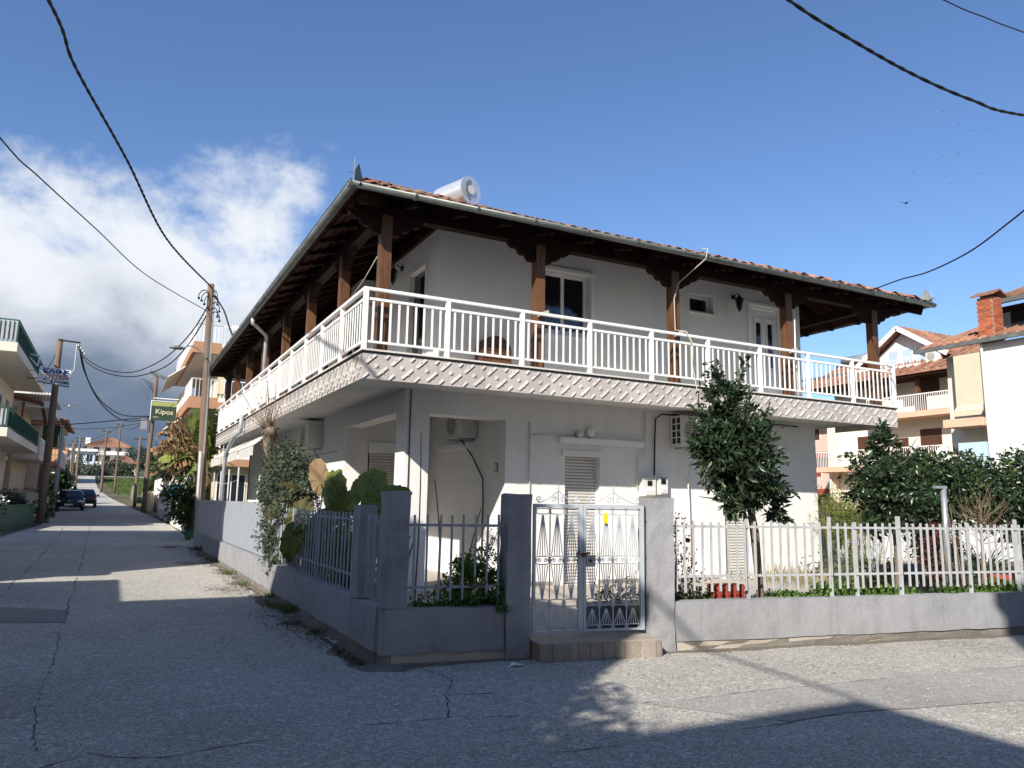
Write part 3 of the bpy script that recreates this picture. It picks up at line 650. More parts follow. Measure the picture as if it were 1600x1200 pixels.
    def barrel(r0, r1, L, n=5):
        m = MB()
        for y, r, zo in ((0, r0, .016), (L, r1, 0)):
            for j in range(n+1): a = pi*j/n; m.v.append((-r*cos(a), y, zo+r*.62*sin(a)))
            for j in range(n+1): a = pi*j/n; m.v.append((-(r-.014)*cos(a), y, zo+(r-.016)*.62*sin(a)))
        k_ = n+1
        for j in range(n): m.f.append((j, 2*k_+j, 2*k_+j+1, j+1)); m.f.append((j, j+1, k_+j+1, k_+j))
        return m
    bt = barrel(.105, .088, tl); bme = bt.mesh('roof_tile', 'tile')
    sl = math.atan(k); cs = cos(sl)
    def face_tiles(origin, d_along, d_up, length, hip0=True, rowsmax=99, yield_=None):
        rows = int((hr/cs)/ex)
        for r_ in range(rows+1):
            u = r_*ex; hor = u*cs
            a0, a1 = hor+.08, length-hor-.08
            n_ = int((a1-a0)/tw_)
            if n_ < 1: break
            for i in range(n_+1):
                a = a0+(a1-a0)*(i/n_ if n_ else 0); yield r_, a, u
    def place(face, a, u):
        zc = zE+k*u*cs+.004+R.uniform(-.006, .008); j = R.uniform(-.012, .012)
        if face == 0: loc = (x0+a, y0+u*cs-.03+j, zc); rz = 0
        elif face == 1: loc = (x0+u*cs-.03+j, y0+a, zc); rz = -pi/2
        elif face == 2: loc = (x1-u*cs+.03-j, y0+a, zc); rz = pi/2
        else: loc = (x0+a, y1-u*cs+.03-j, zc); rz = pi
        return Matrix.Translation(loc) @ Matrix.Rotation(rz+R.uniform(-.04, .04), 4, 'Z') @ Matrix.Rotation(sl+R.uniform(-.015, .02), 4, 'X')
    cnt = 0; joined = MB()
    for face, length in ((0, x1-x0), (1, y1-y0), (2, y1-y0), (3, x1-x0)):
        for r_, a, u in face_tiles(None, None, None, length):
            mt = place(face, a, u)
            if (face == 0 and r_ < 3 and cnt < 215) or (face == 1 and r_ < 1 and cnt < 290):
                o = bpy.data.objects.new('roof_tile', bme); o.parent = roof; o.matrix_local = Matrix.Translation([-c for c in W[roof.name]]) @ mt; col.objects.link(o); W[o.name] = (0, 0, 0); cnt += 1
            else: joined.add([tuple(mt @ Vector(p)) for p in bt.v], bt.f)
    joined.build('tile_field', 'tile', roof, kind='stuff')
    hcap = barrel(.13, .105, .42); hme = hcap.mesh('hip_tile', 'tile'); hs = math.atan(k/math.sqrt(2))
    for (sx, rz, ox) in ((1, -pi/4, x0), (-1, pi/4, x1)):
        for i in range(24):
            d = .14+i*.25; loc = (ox+sx*d, y0+d, zE+k*d+.06+R.uniform(-.008, .012))
            inst('hip_tile', hme, roof, loc, (hs, 0, rz+R.uniform(-.06, .06)))
    for i in range(18): inst('ridge_tile', hme, roof, (xm, y0+hr+i*.4, zR+.06), (0, 0, 0))
    # zinc fins on the corners of the gutter
    for (cx, s) in ((x0-.1, 1), (x1+.1, -1)):
        f = MB(); f.prism([(0, -.02), (.34, .04), (.16, .12), (.08, .30), (.0, .12)], lambda a, b: (cx+s*a, y0-.1+a+.006, zE+.05+b), lambda a, b: (cx+s*a+.008*s, y0-.1+a-.006, zE+.05+b))
        fo = f.build('corner_fin', 'gutter', roof); MB().tube([(cx, y0-.1, zE), (cx, y0-.1, zE+.38)], .008, 5).tube([(cx-.1*s, y0-.12, zE+.14), (cx+.02*s, y0-.1, zE+.14)], .007, 5).build('spike', 'steel', fo)
    # downpipes
    d = MB().tube([(x0-.06, 19.9, 6.18), (x0-.06, 19.9, 6.02), (x0+.05, 20.0, 5.98), (3.28, 20.7, 5.9), (3.3, 20.8, 5.8), (3.3, 20.8, 3.86)], .05, 8); d.build('downpipe', 'fence_w', H, True)
    d = MB().tube([(3.02, 22.3, 3.9), (3.02, 22.3, 3.45), (2.95, 22.9, 3.35), (2.9, 24.2, 2.9), (2.9, 24.3, 2.7), (2.9, 24.3, .5)], .055, 8); d.build('downpipe', 'fence', H, True)
    d = MB().tube([(4.4, 12.285, 3.5), (4.4, 12.285, 1.8), (4.42, 12.285, .3)], .011, 5); d.build('cable', 'cable', H)
    # stair soffit at the far side
    d = MB(); d.prism([(14.22, 2.35), (14.22, 3.5), (15.1, 3.5)], lambda a, b: (a, 13.2, b), lambda a, b: (a, 13.5, b)); d.build('haunch', 'wall_old', H)
    # small dark plate with a number by the porch
    p = MB().box(6.225, 12.60, 2.17, 6.238, 12.72, 2.33).build('number_plate', 'dark', H)
    MB().box(6.221, 12.615, 2.185, 6.224, 12.705, 2.315).build('plate_face', 'plastic', p)
    return H
house = make_house()

# ---- fittings on the house
ac_unit((10.42, 12.28, 2.79), 0, 'air conditioner with a white end grille above the bay tree on the lower front wall', (.84, .34, .62), grid=True)
ac_unit((6.23, 13.95, 2.86), -pi/2, 'air conditioner hanging inside the porch above the long white shutter box', (.86, .32, .58))
ac_unit((4.30, 18.5, 2.82), -pi/2, 'air conditioner under the balcony on the side wall, above the climbing plant', (.84, .34, .62))
ac_unit((4.30, 24.0, 2.5), -pi/2, 'air conditioner at the far end of the side wall beside the white awnings', (.84, .32, .58))
ac_unit((4.96, 17.1, 6.14), -pi/2, 'air conditioner high under the eave on the upper side wall', (.84, .3, .5))
lantern((12.1, 12.6, 6.2), 0, 'black wall lantern between the small window and the white balcony door')
lantern((4.97, 14.7, 6.3), -pi/2, 'black wall lantern on the shaded side wall behind the corner post')
def wires():
    def cab(name, pts, r, m, label, cat='cable', group=None, n=5):
        o = MB().tube(pts, r, n).build(name, m, None, True); tag(o, label, cat, group); return o
    y = 12.27
    cab('conduit', [(6.70, y, 3.1), (6.73, y, 3.0), (6.73, y, .3)], .014, 'plastic', 'thin grey conduit down the wall beside the left gate pillar')
    cab('conduit', [(6.75, y, 2.86), (7.3, y, 2.88), (7.72, y, 2.9)], .012, 'plastic', 'short horizontal conduit running to the round bulkhead lamps')
    cab('power_cable', [(13.6, 12.25, 3.42), (11, 12.25, 3.47), (9.75, 12.25, 3.44), (9.6, 12.25, 3.34), (9.57, 12.25, 2.9), (9.55, 12.25, 2.2)], .016, 'cable', 'black cable bending down from under the balcony to the meter boxes')
    cab('power_cable', [(9.35, 12.26, 3.45), (9.33, 12.26, 2.7), (9.28, 12.26, 2.58), (9.15, 12.26, 2.56), (9.14, 12.26, 1.9)], .012, 'plastic', 'grey cable looping to the left meter box')
    cab('hose', [(10.45, 12.1, 2.76), (10.47, 12.12, 2.6), (10.36, 12.2, 2.2), (10.42, 12.24, 1.6), (10.44, 12.24, .5)], .018, 'plastic', 'pale drain hose hanging from the front air conditioner')
    cab('hose', [(6.1, 14.0, 2.84), (6.17, 13.6, 2.5), (6.2, 13.15, 2.05), (6.2, 13.12, 1.6), (6.2, 13.14, .4)], .016, 'dark', 'dark drain hose hanging from the porch air conditioner')
    cab('clothes_line', [(3.47, 13.45, 5.1), (3.49, 12.3, 5.33), (3.5, 11.36, 5.62)], .008, 'rope', 'pale washing line tied between the corner post and the next post')
    cab('clothes_line', [(3.47, 16.1, 4.95), (3.47, 14.9, 4.92), (3.47, 13.64, 5.06)], .008, 'rope', 'slack washing line between the second and third side posts')
    cab('washing_line', [(3.4, 10.62, 6.33), (4.0, 10.6, 6.33)], .004, 'rope', 'short thread lying in the corner of the gutter')
    cab('rope', [(9.35, 10.5, 6.35), (9.42, 10.42, 6.33), (9.40, 10.45, 6.15), (9.22, 11.02, 5.8), (9.17, 11.1, 5.5), (9.2, 11.12, 4.9), (9.27, 10.88, 4.83), (9.4, 10.86, 4.6), (9.38, 10.86, 4.2), (9.5, 10.87, 3.7), (9.48, 10.87, 3.45)], .011, 'rope', 'pale rope hanging over the gutter and down past the middle post')
    cab('cord', [(12.42, 11.15, 5.7), (12.4, 11.15, 4.9), (12.38, 11.1, 3.9)], .014, 'white', 'white cable running down the post beside the balcony door')
    b = MB().tube([(7.77, 12.29, 2.93), (7.77, 12.2, 2.93)], .065, 12).build('bulkhead_lamp', 'plastic', None, True); tag(b, 'smaller, left round bulkhead lamp above the front roller shutter', 'wall lamp')
    t = thing('bulkhead_lamp', 'larger, right round bulkhead lamp above the front roller shutter', 'wall lamp', (8.04, 12.3, 2.97))
    MB().tube([(8.04, 12.29, 2.97), (8.04, 12.25, 2.97)], .105, 14).build('base', 'plastic', t, True); MB().ball((8.04, 12.25, 2.97), (.095, .06, .095), 12, 8).build('globe', 'white', t, True)
    # a bracket for a clothes line on three posts (light wood clips)
    for x, lb in ((6.32, 'wooden peg on the post beside the upper window'), (9.3, 'wooden peg on the middle balcony post'), (12.32, 'wooden peg on the post by the balcony door')):
        o = MB().bar((x-.1, 11.12, 4.80), (x+.12, 11.16, 4.90), .05).build('wooden_peg', 'rope'); tag(o, lb, 'peg', 'light wooden pegs on the posts')
    # meters
    for i, (x0, x1, z0, z1, rx) in enumerate(((9.19, 9.50, 1.78, 2.13, .06), (9.56, 9.80, 1.82, 2.17, 0))):
        t = thing('meter_box', ('left of the two meter boxes beside the gate pillar, wider and tilted', 'right of the two meter boxes beside the gate pillar, narrower')[i], 'meter box', (x0, 12.3, z0))
        m = MB().box(x0, 12.14, z0, x1, 12.298, z1); m.prism([(0, 0), (-.05, .03), (-.05, .12), (0, .17)], lambda a, b: (x0+.04, 12.14+a, z0+b), lambda a, b: (x1-.04, 12.14+a, z0+b)); m.build('casing', 'plastic', t)
        MB().box((x0+x1)/2-.05, 12.128, z1-.14, (x0+x1)/2+.06, 12.139, z1-.04).build('meter_window', 'glass', t)
        MB().box(x0+.02, 12.131, z1-.02, x1-.02, 12.139, z1-.012).build('seam', 'dark', t)
    # solar water heater on the roof
    t = thing('solar_water_heater', 'solar water heater with a shiny tank lying on the tiled roof', 'water heater', (5.7, 13.0, 7.4))
    c = Vector((5.72, 13.05, 7.66)); MB().tube([c, c+Vector((-.25, .75, 0))], .27, 24, False).build('tank', 'chrome', t, True); MB().tube([c+Vector((-.25, .75, 0)), c+Vector((-.253, .76, 0))], .268, 24).build('back_cap', 'chrome', t)
    MB().tube([c+Vector((.012, -.03, 0)), c], .285, 28).build('end_cap', 'chrome', t); MB().tube([c+Vector((.014, -.034, 0)), c+Vector((.012, -.031, 0))], .2, 24).build('cap_ring', 'steel', t); MB().tube([c+Vector((.02, -.055, 0)), c+Vector((.012, -.034, 0))], .09, 14).build('plug', 'plastic', t)
    m = MB()
    for yy in (13.2, 14.2): m.bar((5.5, yy, 7.2), (5.6, yy, 7.45), .04); m.bar((5.95, yy, 7.3), (5.85, yy, 7.45), .04)
    m.bar((5.5, 13.2, 7.3), (5.5, 14.2, 7.3), .03); m.build('stand', 'steel', t)
    # arched wicker fireplace-like screen on the balcony
    t = thing('arched_screen', 'low brown arched slatted cupboard against the upper wall behind the railing', 'cupboard', (6.0, 12.4, 3.85))
    pr = [(-.3, 0)]+[(-.3*cos(pi*i/10), .5+.28*sin(pi*i/10)) for i in range(11)]+[(.3, 0)]
    MB().prism(pr, lambda a, b: (6.0+a, 12.25, 3.845+b), lambda a, b: (6.0+a, 12.55, 3.845+b)).build('body', 'brownwood', t)
    sl = MB().box(-.28, -.012, 0, .28, 0, .05).mesh('slat', 'post')
    for i in range(8): inst('slat', sl, t, (6.0, 12.249, 3.9+i*.075), scale=(1 if i < 7 else .85, 1, 1))
    # white awnings at the far end
    for j, (a, b) in enumerate(((19.6, 21.9), (22.3, 25.6), (25.9, 28.6))):
        t = thing('balcony_awning', ('nearest rolled-down white awning under the side balcony', 'middle white awning under the side balcony, behind the downpipe', 'farthest white awning under the side balcony, next to the banana plant')[j], 'awning', (3.4, a, 3.3), 'white awnings under the side balcony')
        MB().slab([(3.55, a, 3.38), (3.55, b, 3.38), (2.98, b, 2.92), (2.98, a, 2.92)], .02).build('cloth', 'awning', t)
        MB().box(2.965, a, 2.66, 2.98, b, 2.90).build('valance', 'awning', t); MB().tube([(2.97, a, 2.91), (2.97, b, 2.91)], .02, 6).build('front_bar', 'white', t)
wires()
# ---------------------------------------------------------------- garden wall, fences, gate, step
P0 = Vector((2.47, 7.56)); P1 = Vector((11.6, 6.11)); FD = (P1-P0).normalized(); FN = Vector((FD.y, -FD.x))     # FN points to the street
def fx(x, off=0):      # a point of the front fence line at world x, moved off metres towards the street
    t = (x-P0.x)/FD.x; p = P0+FD*t+FN*off; return p.x, p.y
FRZ = math.atan2(FD.y, FD.x)
def fbox(mb, xa, xb, d0, d1, z0, z1):
    a = fx(xa, d0); b = fx(xb, d0); c = fx(xb, d1); d = fx(xa, d1)
    mb.add([(*a, z0), (*b, z0), (*c, z0), (*d, z0), (*a, z1), (*b, z1), (*c, z1), (*d, z1)], [(0, 1, 2, 3), (4, 7, 6, 5), (0, 4, 5, 1), (1, 5, 6, 2), (2, 6, 7, 3), (3, 7, 4, 0)])
def rough(mb, amp=.006):
    """chip the arrises of a low-poly concrete piece"""
    return mb
def concrete(x0, y0, z0, x1, y1, z1, front=False, seg=.16, amp=.007, seed=0):
    """a cast block with slightly broken edges: grid faces, jittered"""
    rr = random.Random(seed); mb = MB()
    def P(u, v, w):
        if front:
            q = fx(x0+(x1-x0)*u, y0+(y1-y0)*v); return (q[0], q[1], z0+(z1-z0)*w)
        return (x0+(x1-x0)*u, y0+(y1-y0)*v, z0+(z1-z0)*w)
    nx = max(2, int(abs(x1-x0)/seg)); ny = max(2, int(abs(y1-y0)/seg)); nz = max(2, int(abs(z1-z0)/seg)); idx = {}
    def vid(i, j, k):
        if (i, j, k) not in idx:
            e = (i in (0, nx))+(j in (0, ny))+(k in (0, nz)); p = P(i/nx, j/ny, k/nz); a = amp*(.25 if e == 1 else 1.0)
            idx[(i, j, k)] = len(mb.v); mb.v.append(tuple(c+rr.uniform(-a, a) for c in p))
        return idx[(i, j, k)]
    for i in range(nx):
        for j in range(ny):
            for k, fl in ((0, 1), (nz, 0)):
                f = [vid(i, j, k), vid(i+1, j, k), vid(i+1, j+1, k), vid(i, j+1, k)]; mb.f.append(tuple(f if not fl else f[::-1]))
    for i in range(nx):
        for k in range(nz):
            for j, fl in ((0, 0), (ny, 1)):
                f = [vid(i, j, k), vid(i+1, j, k), vid(i+1, j, k+1), vid(i, j, k+1)]; mb.f.append(tuple(f if not fl else f[::-1]))
    for j in range(ny):
        for k in range(nz):
            for i, fl in ((0, 1), (nx, 0)):
                f = [vid(i, j, k), vid(i, j+1, k), vid(i, j+1, k+1), vid(i, j, k+1)]; mb.f.append(tuple(f if not fl else f[::-1]))
    return mb
def walls():
    G = thing('garden_wall', 'low grey painted concrete wall with square pillars round the corner garden', 'wall', (2.5, 7.5, 0))
    concrete(2.475, 7.72, .09, 2.665, 26.3, .53, seed=1, seg=.22).build('side_wall', 'fence_wall', G)
    concrete(2.49, 7.72, -.02, 2.65, 26.3, .088, seed=2, seg=.3).build('plinth', 'base_wall', G)
    concrete(2.475, 0, .09, 3.76, -.17, .53, True, seed=3).build('front_wall', 'fence_wall', G)
    concrete(2.475, -.015, -.02, 3.76, -.16, .088, True, seed=4, seg=.3).build('plinth', 'base_wall', G)
    concrete(5.745, 0, .09, 16, -.17, .53, True, seed=5, seg=.22).build('front_wall', 'fence_wall', G)
    concrete(5.745, -.018, -.02, 16, -.16, .088, True, seed=6, seg=.3).build('plinth', 'base_wall', G)
    for xa, xb, d, sd in ((2.47, 2.73, .006, 7), (3.765, 4.03, .03, 8), (5.43, 5.74, .03, 9)):
        concrete(xa, d, -.02 if sd > 7 else .535, xb, -.24, 1.70 if sd != 9 else 1.69, True, seed=sd, seg=.13, amp=.008).build('pillar', 'fence_wall', G)
    concrete(2.47, 8.42, .535, 2.67, 8.68, 1.55, seed=10, seg=.13, amp=.008).build('pillar', 'fence_wall', G)
    concrete(2.47, 26.3, -.02, 2.72, 27.2, 1.52, seed=11, seg=.2).build('pillar', 'fence_wall', G)
walls()
bar_me = {}
def fence_panel(label, pts, n, top, bot, rails, mname, w=.021, posts=(), skip=None, tilt=0):
    """pts: start and end on plan; bars share one mesh"""
    a, b = Vector(pts[0]), Vector(pts[1]); t = thing('iron_fence', label, 'fence', (a.x, a.y, bot)); d = (b-a); rz = math.atan2(d.y, d.x); nrm = Vector((d.y, -d.x)).normalized()
    key = (mname, w, top, bot)
    if key not in bar_me: bar_me[key] = MB().box(-w/2, -w/2, 0, w/2, w/2, top-bot).mesh('fence_bar', mname)
    for i in range(n):
        p = a+d*((i+.5)/n)+nrm*.018
        inst('fence_bar', bar_me[key], t, (p.x, p.y, bot+R.uniform(-.008, .008)), (R.uniform(-.008, .008), R.uniform(-.012, .012)+tilt, rz))
    for z in rails:
        p, q = a-nrm*.006, b-nrm*.006; MB().bar((p.x, p.y, z), (q.x, q.y, z), .02, .028).build('fence_rail', mname, t)
    for f, zt, w2 in posts:
        p = a+d*f-nrm*.03; inst('fence_post', MB().box(-w2/2, -w2/2, 0, w2/2, w2/2, zt-.5).mesh('fence_post', mname), t, (p.x, p.y, .5), (0, 0, rz))
    return t
def fences():
    # right of the gate: three sections (posts at 6.81, 8.01, 8.38, 9.1, 10.26, 11.08)
    def sec(xa, xb, n, lab, posts, rails=(.80, 1.37), top=1.43, bot=.63, m='fence_w'):
        pa = fx(xa, -.08); pb = fx(xb, -.08); return fence_panel(lab, (pa, pb), n, top, bot, rails, m, posts=posts)
    sec(5.76, 6.80, 9, 'first section of the pale front railing, from the right gate pillar to the bay tree', [(0, 1.5, .025), (1, 1.47, .035)])
    sec(6.82, 8.0, 10, 'second section of the pale front railing, in front of the bay tree trunk', [(1, 1.50, .032)])
    sec(8.03, 9.08, 9, 'third section of the pale front railing, before the concrete garden edge', [(.34, 1.44, .034), (1, 1.52, .042)])
    sec(9.12, 10.24, 10, 'fourth section of the pale front railing, before the grey lamp post', [(1, 1.44, .036)])
    sec(10.28, 11.6, 12, 'last section of the pale front railing, at the right edge beside the red pot', [(.62, 1.50, .035), (1, 1.5, .036)])
    sec(11.64, 15.9, 38, 'railing section running on beyond the right edge of the view', [(.5, 1.5, .036), (1, 1.5, .036)])
    pa = fx(2.74, -.08); pb = fx(3.76, -.08)
    fence_panel('short dull railing between the corner pillar and the left gate pillar', (pa, pb), 8, 1.47, .60, (.73, 1.36), 'fence')
    fence_panel('narrow railing panel between the corner pillar and the thinner side pillar', ((2.57, 8.40), (2.57, 7.82)), 6, 1.46, .56, (.74, 1.38), 'fence', w=.018)
    fence_panel('side railing behind the elephant ear leaves, before the hanging climber', ((2.57, 13.1), (2.57, 8.70)), 27, 1.46, .56, (.74, 1.38), 'fence', w=.018, posts=[(.5, 1.4, .04)])
    # slatted metal screen farther back
    t = thing('slatted_screen', 'pale blue-grey close slatted metal screen along the side street', 'fence', (2.57, 13.2, .5))
    sm = MB().box(-.008, -.045, 0, .008, .045, .98).mesh('slat', 'fence')
    n = 104
    for i in range(n): inst('slat', sm, t, (2.55+R.uniform(-.003, .003), 13.22+i*.125, .555), (0, 0, R.uniform(-.03, .03)))
    for z in (.72, 1.36): MB().box(2.565, 13.15, z, 2.59, 26.28, z+.03).build('screen_rail', 'fence', t)
    for i in range(7): MB().box(2.60, 13.2+i*2.1, .52, 2.64, 13.24+i*2.1, 1.4).build('screen_post', 'fence', t)
    for i, y in enumerate((23.0, 24.6, 21.3, 19.6)):
        o = MB().tube([(2.68, y, .5), (2.68, y, 2.35)], .022, 6).build('line_post', 'fence_w', None, True); tag(o, ('second', 'farthest', 'third', 'nearest')[i]+' of the thin poles rising behind the slatted screen', 'pole', 'thin poles behind the screen')
    o = MB().tube([(2.68, 24.6, 2.1), (2.68, 23, 2.0), (2.68, 21.3, 1.98), (2.68, 19.6, 2.05)], .008, 4).build('washing_line', 'rope'); tag(o, 'thin line strung between the poles behind the slatted screen', 'cable')
fences()

def gate():
    xa, xm, xb = 4.075, 4.655, 5.395; off = -.05
    def P(x, z, o=0): q = fx(x, off+o); return (q[0], q[1], z)
    for li, (x0, x1, nd) in enumerate(((xa, xm-.0, 3), (xm+.005, xb, 4))):
        t = thing('gate_leaf', ('left leaf of the ornate silver iron gate, narrower', 'right leaf of the ornate silver iron gate, with the lock plate')[li], 'gate', P(x0, .22), 'leaves of the iron gate')
        z0, z1 = .235, 1.60; fw = .05 if li else .055
        f = MB()
        fbox(f, x0, x1, off-.015, off+.02, z1-.04, z1); fbox(f, x0, x1, off-.015, off+.02, z0, z0+.022)
        fbox(f, x0, x0+.03, off-.0149, off+.0199, z0+.022, z1-.04); fbox(f, x1-(.045 if li else .055), x1, off-.0149, off+.0199, z0+.022, z1-.04)
        f.build('frame', 'gate', t)
        a, b = x0+.03, x1-.05; n = nd; cw = (b-a)/n
        for i in range(1, n): MB().bar(P(a+cw*i, z0+.02), P(a+cw*i, z1-.04), .010).build('upright', 'gate', t)
        ztop, zm0, zm1, zl, zb = 1.48, 1.04, .95, .585, .52
        for i in range(n):
            l, r_ = a+cw*i, a+cw*(i+1); c = (l+r_)/2; e = .012
            dm = MB()
            for k in range(5):
                u = l+e*1.6+(cw-e*3.2)*k/4; dm.bar(P(u, zm0), P(c+(u-c)*.1, ztop), .007); dm.bar(P(u, zm1), P(c+(u-c)*.1, zl), .007)
            dm.build('fan_rods', 'gate', t)
            lo = MB()
            for k in range(5): u = l+e+(cw-2*e)*k/4; lo.bar(P(u, .30), P(c+(u-c)*.08, .47), .007)
            lo.bar(P(l+e, .30), P(r_-e, .30), .007); lo.build('lower_rods', 'gate', t)
            def oval(z, h, wd=.8):
                SC = MB()
                SC.tube([P(c+cw*wd/2*(abs(cos(q))**.5)*(1 if cos(q) > 0 else -1), z+h/2*(abs(sin(q))**.5)*(1 if sin(q) > 0 else -1)) for q in [2*pi*j/16 for j in range(17)]], .0055, 5, False).build('oval_ring', 'gate', t)
            oval(.995, .085, .92); oval(1.52, .06, .9); oval(.545, .075, .9); oval(.275, .05, .85)
            for s_ in (-1, 1):      # curled S-scrolls inside the oval and at its ends
                def curl(cx, cz, r, s2, z_): MB().tube([P(cx+s2*r*(1-j/14)*cos(2.6*pi*j/10), cz+z_*r*(1-j/14)*sin(2.6*pi*j/10)) for j in range(11)], .005, 4, False).build('scroll', 'gate', t)
                curl(c+s_*cw*.22, .995, .024, s_, 1); curl(c+s_*cw*.46, .995, .02, s_, -1); curl(c+s_*cw*.44, .545, .018, s_, -1); curl(c+s_*cw*.44, 1.55, .018, s_, 1); curl(c+s_*cw*.44, .50, .016, s_, 1); curl(c+s_*cw*.4, .255, .014, s_, 1)
        # scrolls on top
        cx = (x0+x1)/2; tp = MB()
        for s_ in (-1, 1):
            Wd = (x1-x0)*.40
            tp.tube([P(cx+s_*Wd*u, 1.615+.13*(1-u)**1.6) for u in [j/8 for j in range(9)]], .006, 5)
            tp.tube([P(cx+s_*(Wd-.01+.035*(1-j/16)*sin(2.4*pi*j/12)), 1.655-.035*(1-j/16)*cos(2.4*pi*j/12)) for j in range(13)], .006, 5)
            tp.tube([P(cx+s_*(.05-.035*(1-j/16)*cos(2.4*pi*j/12)), 1.65+.035*(1-j/16)*sin(2.4*pi*j/12)) for j in range(13)], .006, 5)
        tp.bar(P(cx, 1.6), P(cx, 1.82), .009); tp.bar(P(cx-.035, 1.765), P(cx+.035, 1.765), .007); tp.build('top_scroll', 'gate', t)
        if li:
            m = MB(); fbox(m, x0+.03, x0+.135, off+.005, off+.03, .93, 1.05); lk = m.build('lock_plate', 'steel', t)
            m = MB(); q = P(x0+.075, .99, .04); m.ball(q, .018, 8, 6); m.build('keyhole', 'dark', lk)
            m = MB()
            for z in (1.42, 1.02, .33): m.bar(P(x1, z), P(x1+.04, z), .02)
            m.build('hinge', 'dark', t)
    c = thing('chain', 'rusty chain wound round the meeting stiles of the gate', 'chain', P(xm, 1.07)); m = None
    for i in range(16):
        a = 2*pi*i/16; x, o, z = xm-.01+.062*cos(a), .03+.05*sin(a), 1.065+.012*sin(3*a)+R.uniform(-.012, .012)
        ring = [P(x+.015*cos(q)*(1 if i % 2 else .4), z+.009*sin(q)+(.007*cos(q) if i % 2 else 0), o+.012*cos(q)*(0 if i % 2 else 1)) for q in [2*pi*j/8 for j in range(9)]]
        MB().tube(ring, .0045, 4, False).build('link', 'rust', c)
    m = MB(); fbox(m, xm-.035, xm+.0, off+.055, off+.075, 1.03, 1.075); m.build('padlock', 'rust', c)
    m = MB(); q = P(4.915, 1.46, .03); a = Vector((FD.x, FD.y, 0)); pr = [(-.02, -.06), (.02, -.07), (.03, -.01), (.022, .05), (-.012, .055), (-.024, .0)]
    m.prism(pr, lambda u, v: tuple(Vector(q)+a*u+Vector((0, 0, v))), lambda u, v: tuple(Vector(q)+a*u+Vector((FN.x*.006, FN.y*.006, v)))); tag(m.build('plastic_tag', 'yellow'), 'small bright yellow plastic tag tied to the right gate leaf', 'tag')
    t = MB().tube([P(5.40, .3, .02), P(5.405, 1.6, .02)], .006, 5).build('gate_rod', 'dark'); tag(t, 'thin dark hinge rod between the right gate leaf and its pillar', 'rod')
gate()
def step():
    t = thing('entrance_step', 'tiled doorstep in front of the iron gate', 'step', (*fx(4.05), 0))
    m = MB(); fbox(m, 4.05, 5.42, .27, -.20, -.02, .165); m.build('core', 'mortar', t)
    xs = [4.045, 4.32, 4.60, 4.87, 5.14, 5.42]
    for a, b in zip(xs, xs[1:]):
        m = MB(); fbox(m, a+.003, b-.003, .275, .055, .166, .186+R.uniform(-.002, .002)); m.build('tread_tile', 'step', t)
        m = MB(); fbox(m, a+.003, b-.003, .05, -.20, .166, .186+R.uniform(-.002, .002)); m.build('tread_tile', 'step', t)
    xs = [4.045, 4.18, 4.47, 4.60, 4.74, 4.87, 4.99, 5.17, 5.36, 5.53]
    for a, b in zip(xs[:-1], xs[1:]):
        m = MB(); fbox(m, a+.003, min(b, 5.42)-.003, .29+R.uniform(-.002, .002), .272, .0, .172); m.build('riser_tile', 'step_red', t)
        if b > 5.42: break
    m = MB(); m = MB(); fbox(m, 5.421, 5.44, .27, .0, 0, .18); m.build('end_tile', 'step', t)
step()

# ---------------------------------------------------------------- the buildings across the junction, behind the camera (their shadows cross the street)
def plain_building(name, label, x0, y0, x1, y1, h, wall='cream', faces=('+x',), slabs=(), cat='building'):
    t = thing(name, label, cat, (x0, y0, 0)); z = 0
    MB().box(x0, y0, -.1, x1, y1, h-.25).build('wall', wall, t); MB().box(x0-.2, y0-.2, h-.25, x1, y1, h).build('parapet', wall, t)
    for z in range(int(h//3)):
        if '+x' in faces:
            yy = y0+1.2
            while yy < y1-2: window_on(t, '+x', x1, yy, yy+1.2, z*3+1.0, z*3+2.3); yy += 3.4
        if '+y' in faces:
            xx = x0+1.2
            while xx < x1-2: window_on(t, '+y', y1, xx, xx+1.2, z*3+1.0, z*3+2.3); xx += 3.4
    return t
# roof corners are set so that the shadow corners fall where the photograph has them
plain_building('apartment_building', 'cream corner building across the junction to the left of the viewpoint, out of frame', -18, -16, -5.2, -3.9, 9.0, faces=('+x', '+y'))
plain_building('apartment_building', 'tall pale building on the left of the side street, beside the junction, out of frame', -17, -.75, -4.82, 4.95, 9.03, wall='cream2', faces=('+x',))
plain_building('low_house', 'low pale house on the left of the side street, out of frame', -15, 5.0, -4.85, 13.0, 4.2, wall='wall_old', faces=('+x',))
b4 = plain_building('apartment_building', 'grey three-storey building beside the side street, before the first visible balconies', -17, 14.6, -5.1, 28.5, 7.95, wall='wall_old', faces=('+x',))
MB().box(-5.095, 15.0, 3.1, -3.9, 19.5, 3.3).build('balcony_slab', 'wall_old', b4)
MB().box(-5.095, 15.2, 5.9, -4.2, 27.5, 6.1).build('balcony_slab', 'wall_old', b4)
plain_building('apartment_building', 'building across the street to the right of the viewpoint, out of frame', .45, -16, 14, -1.7, 9.0, wall='cream', faces=('+y',))
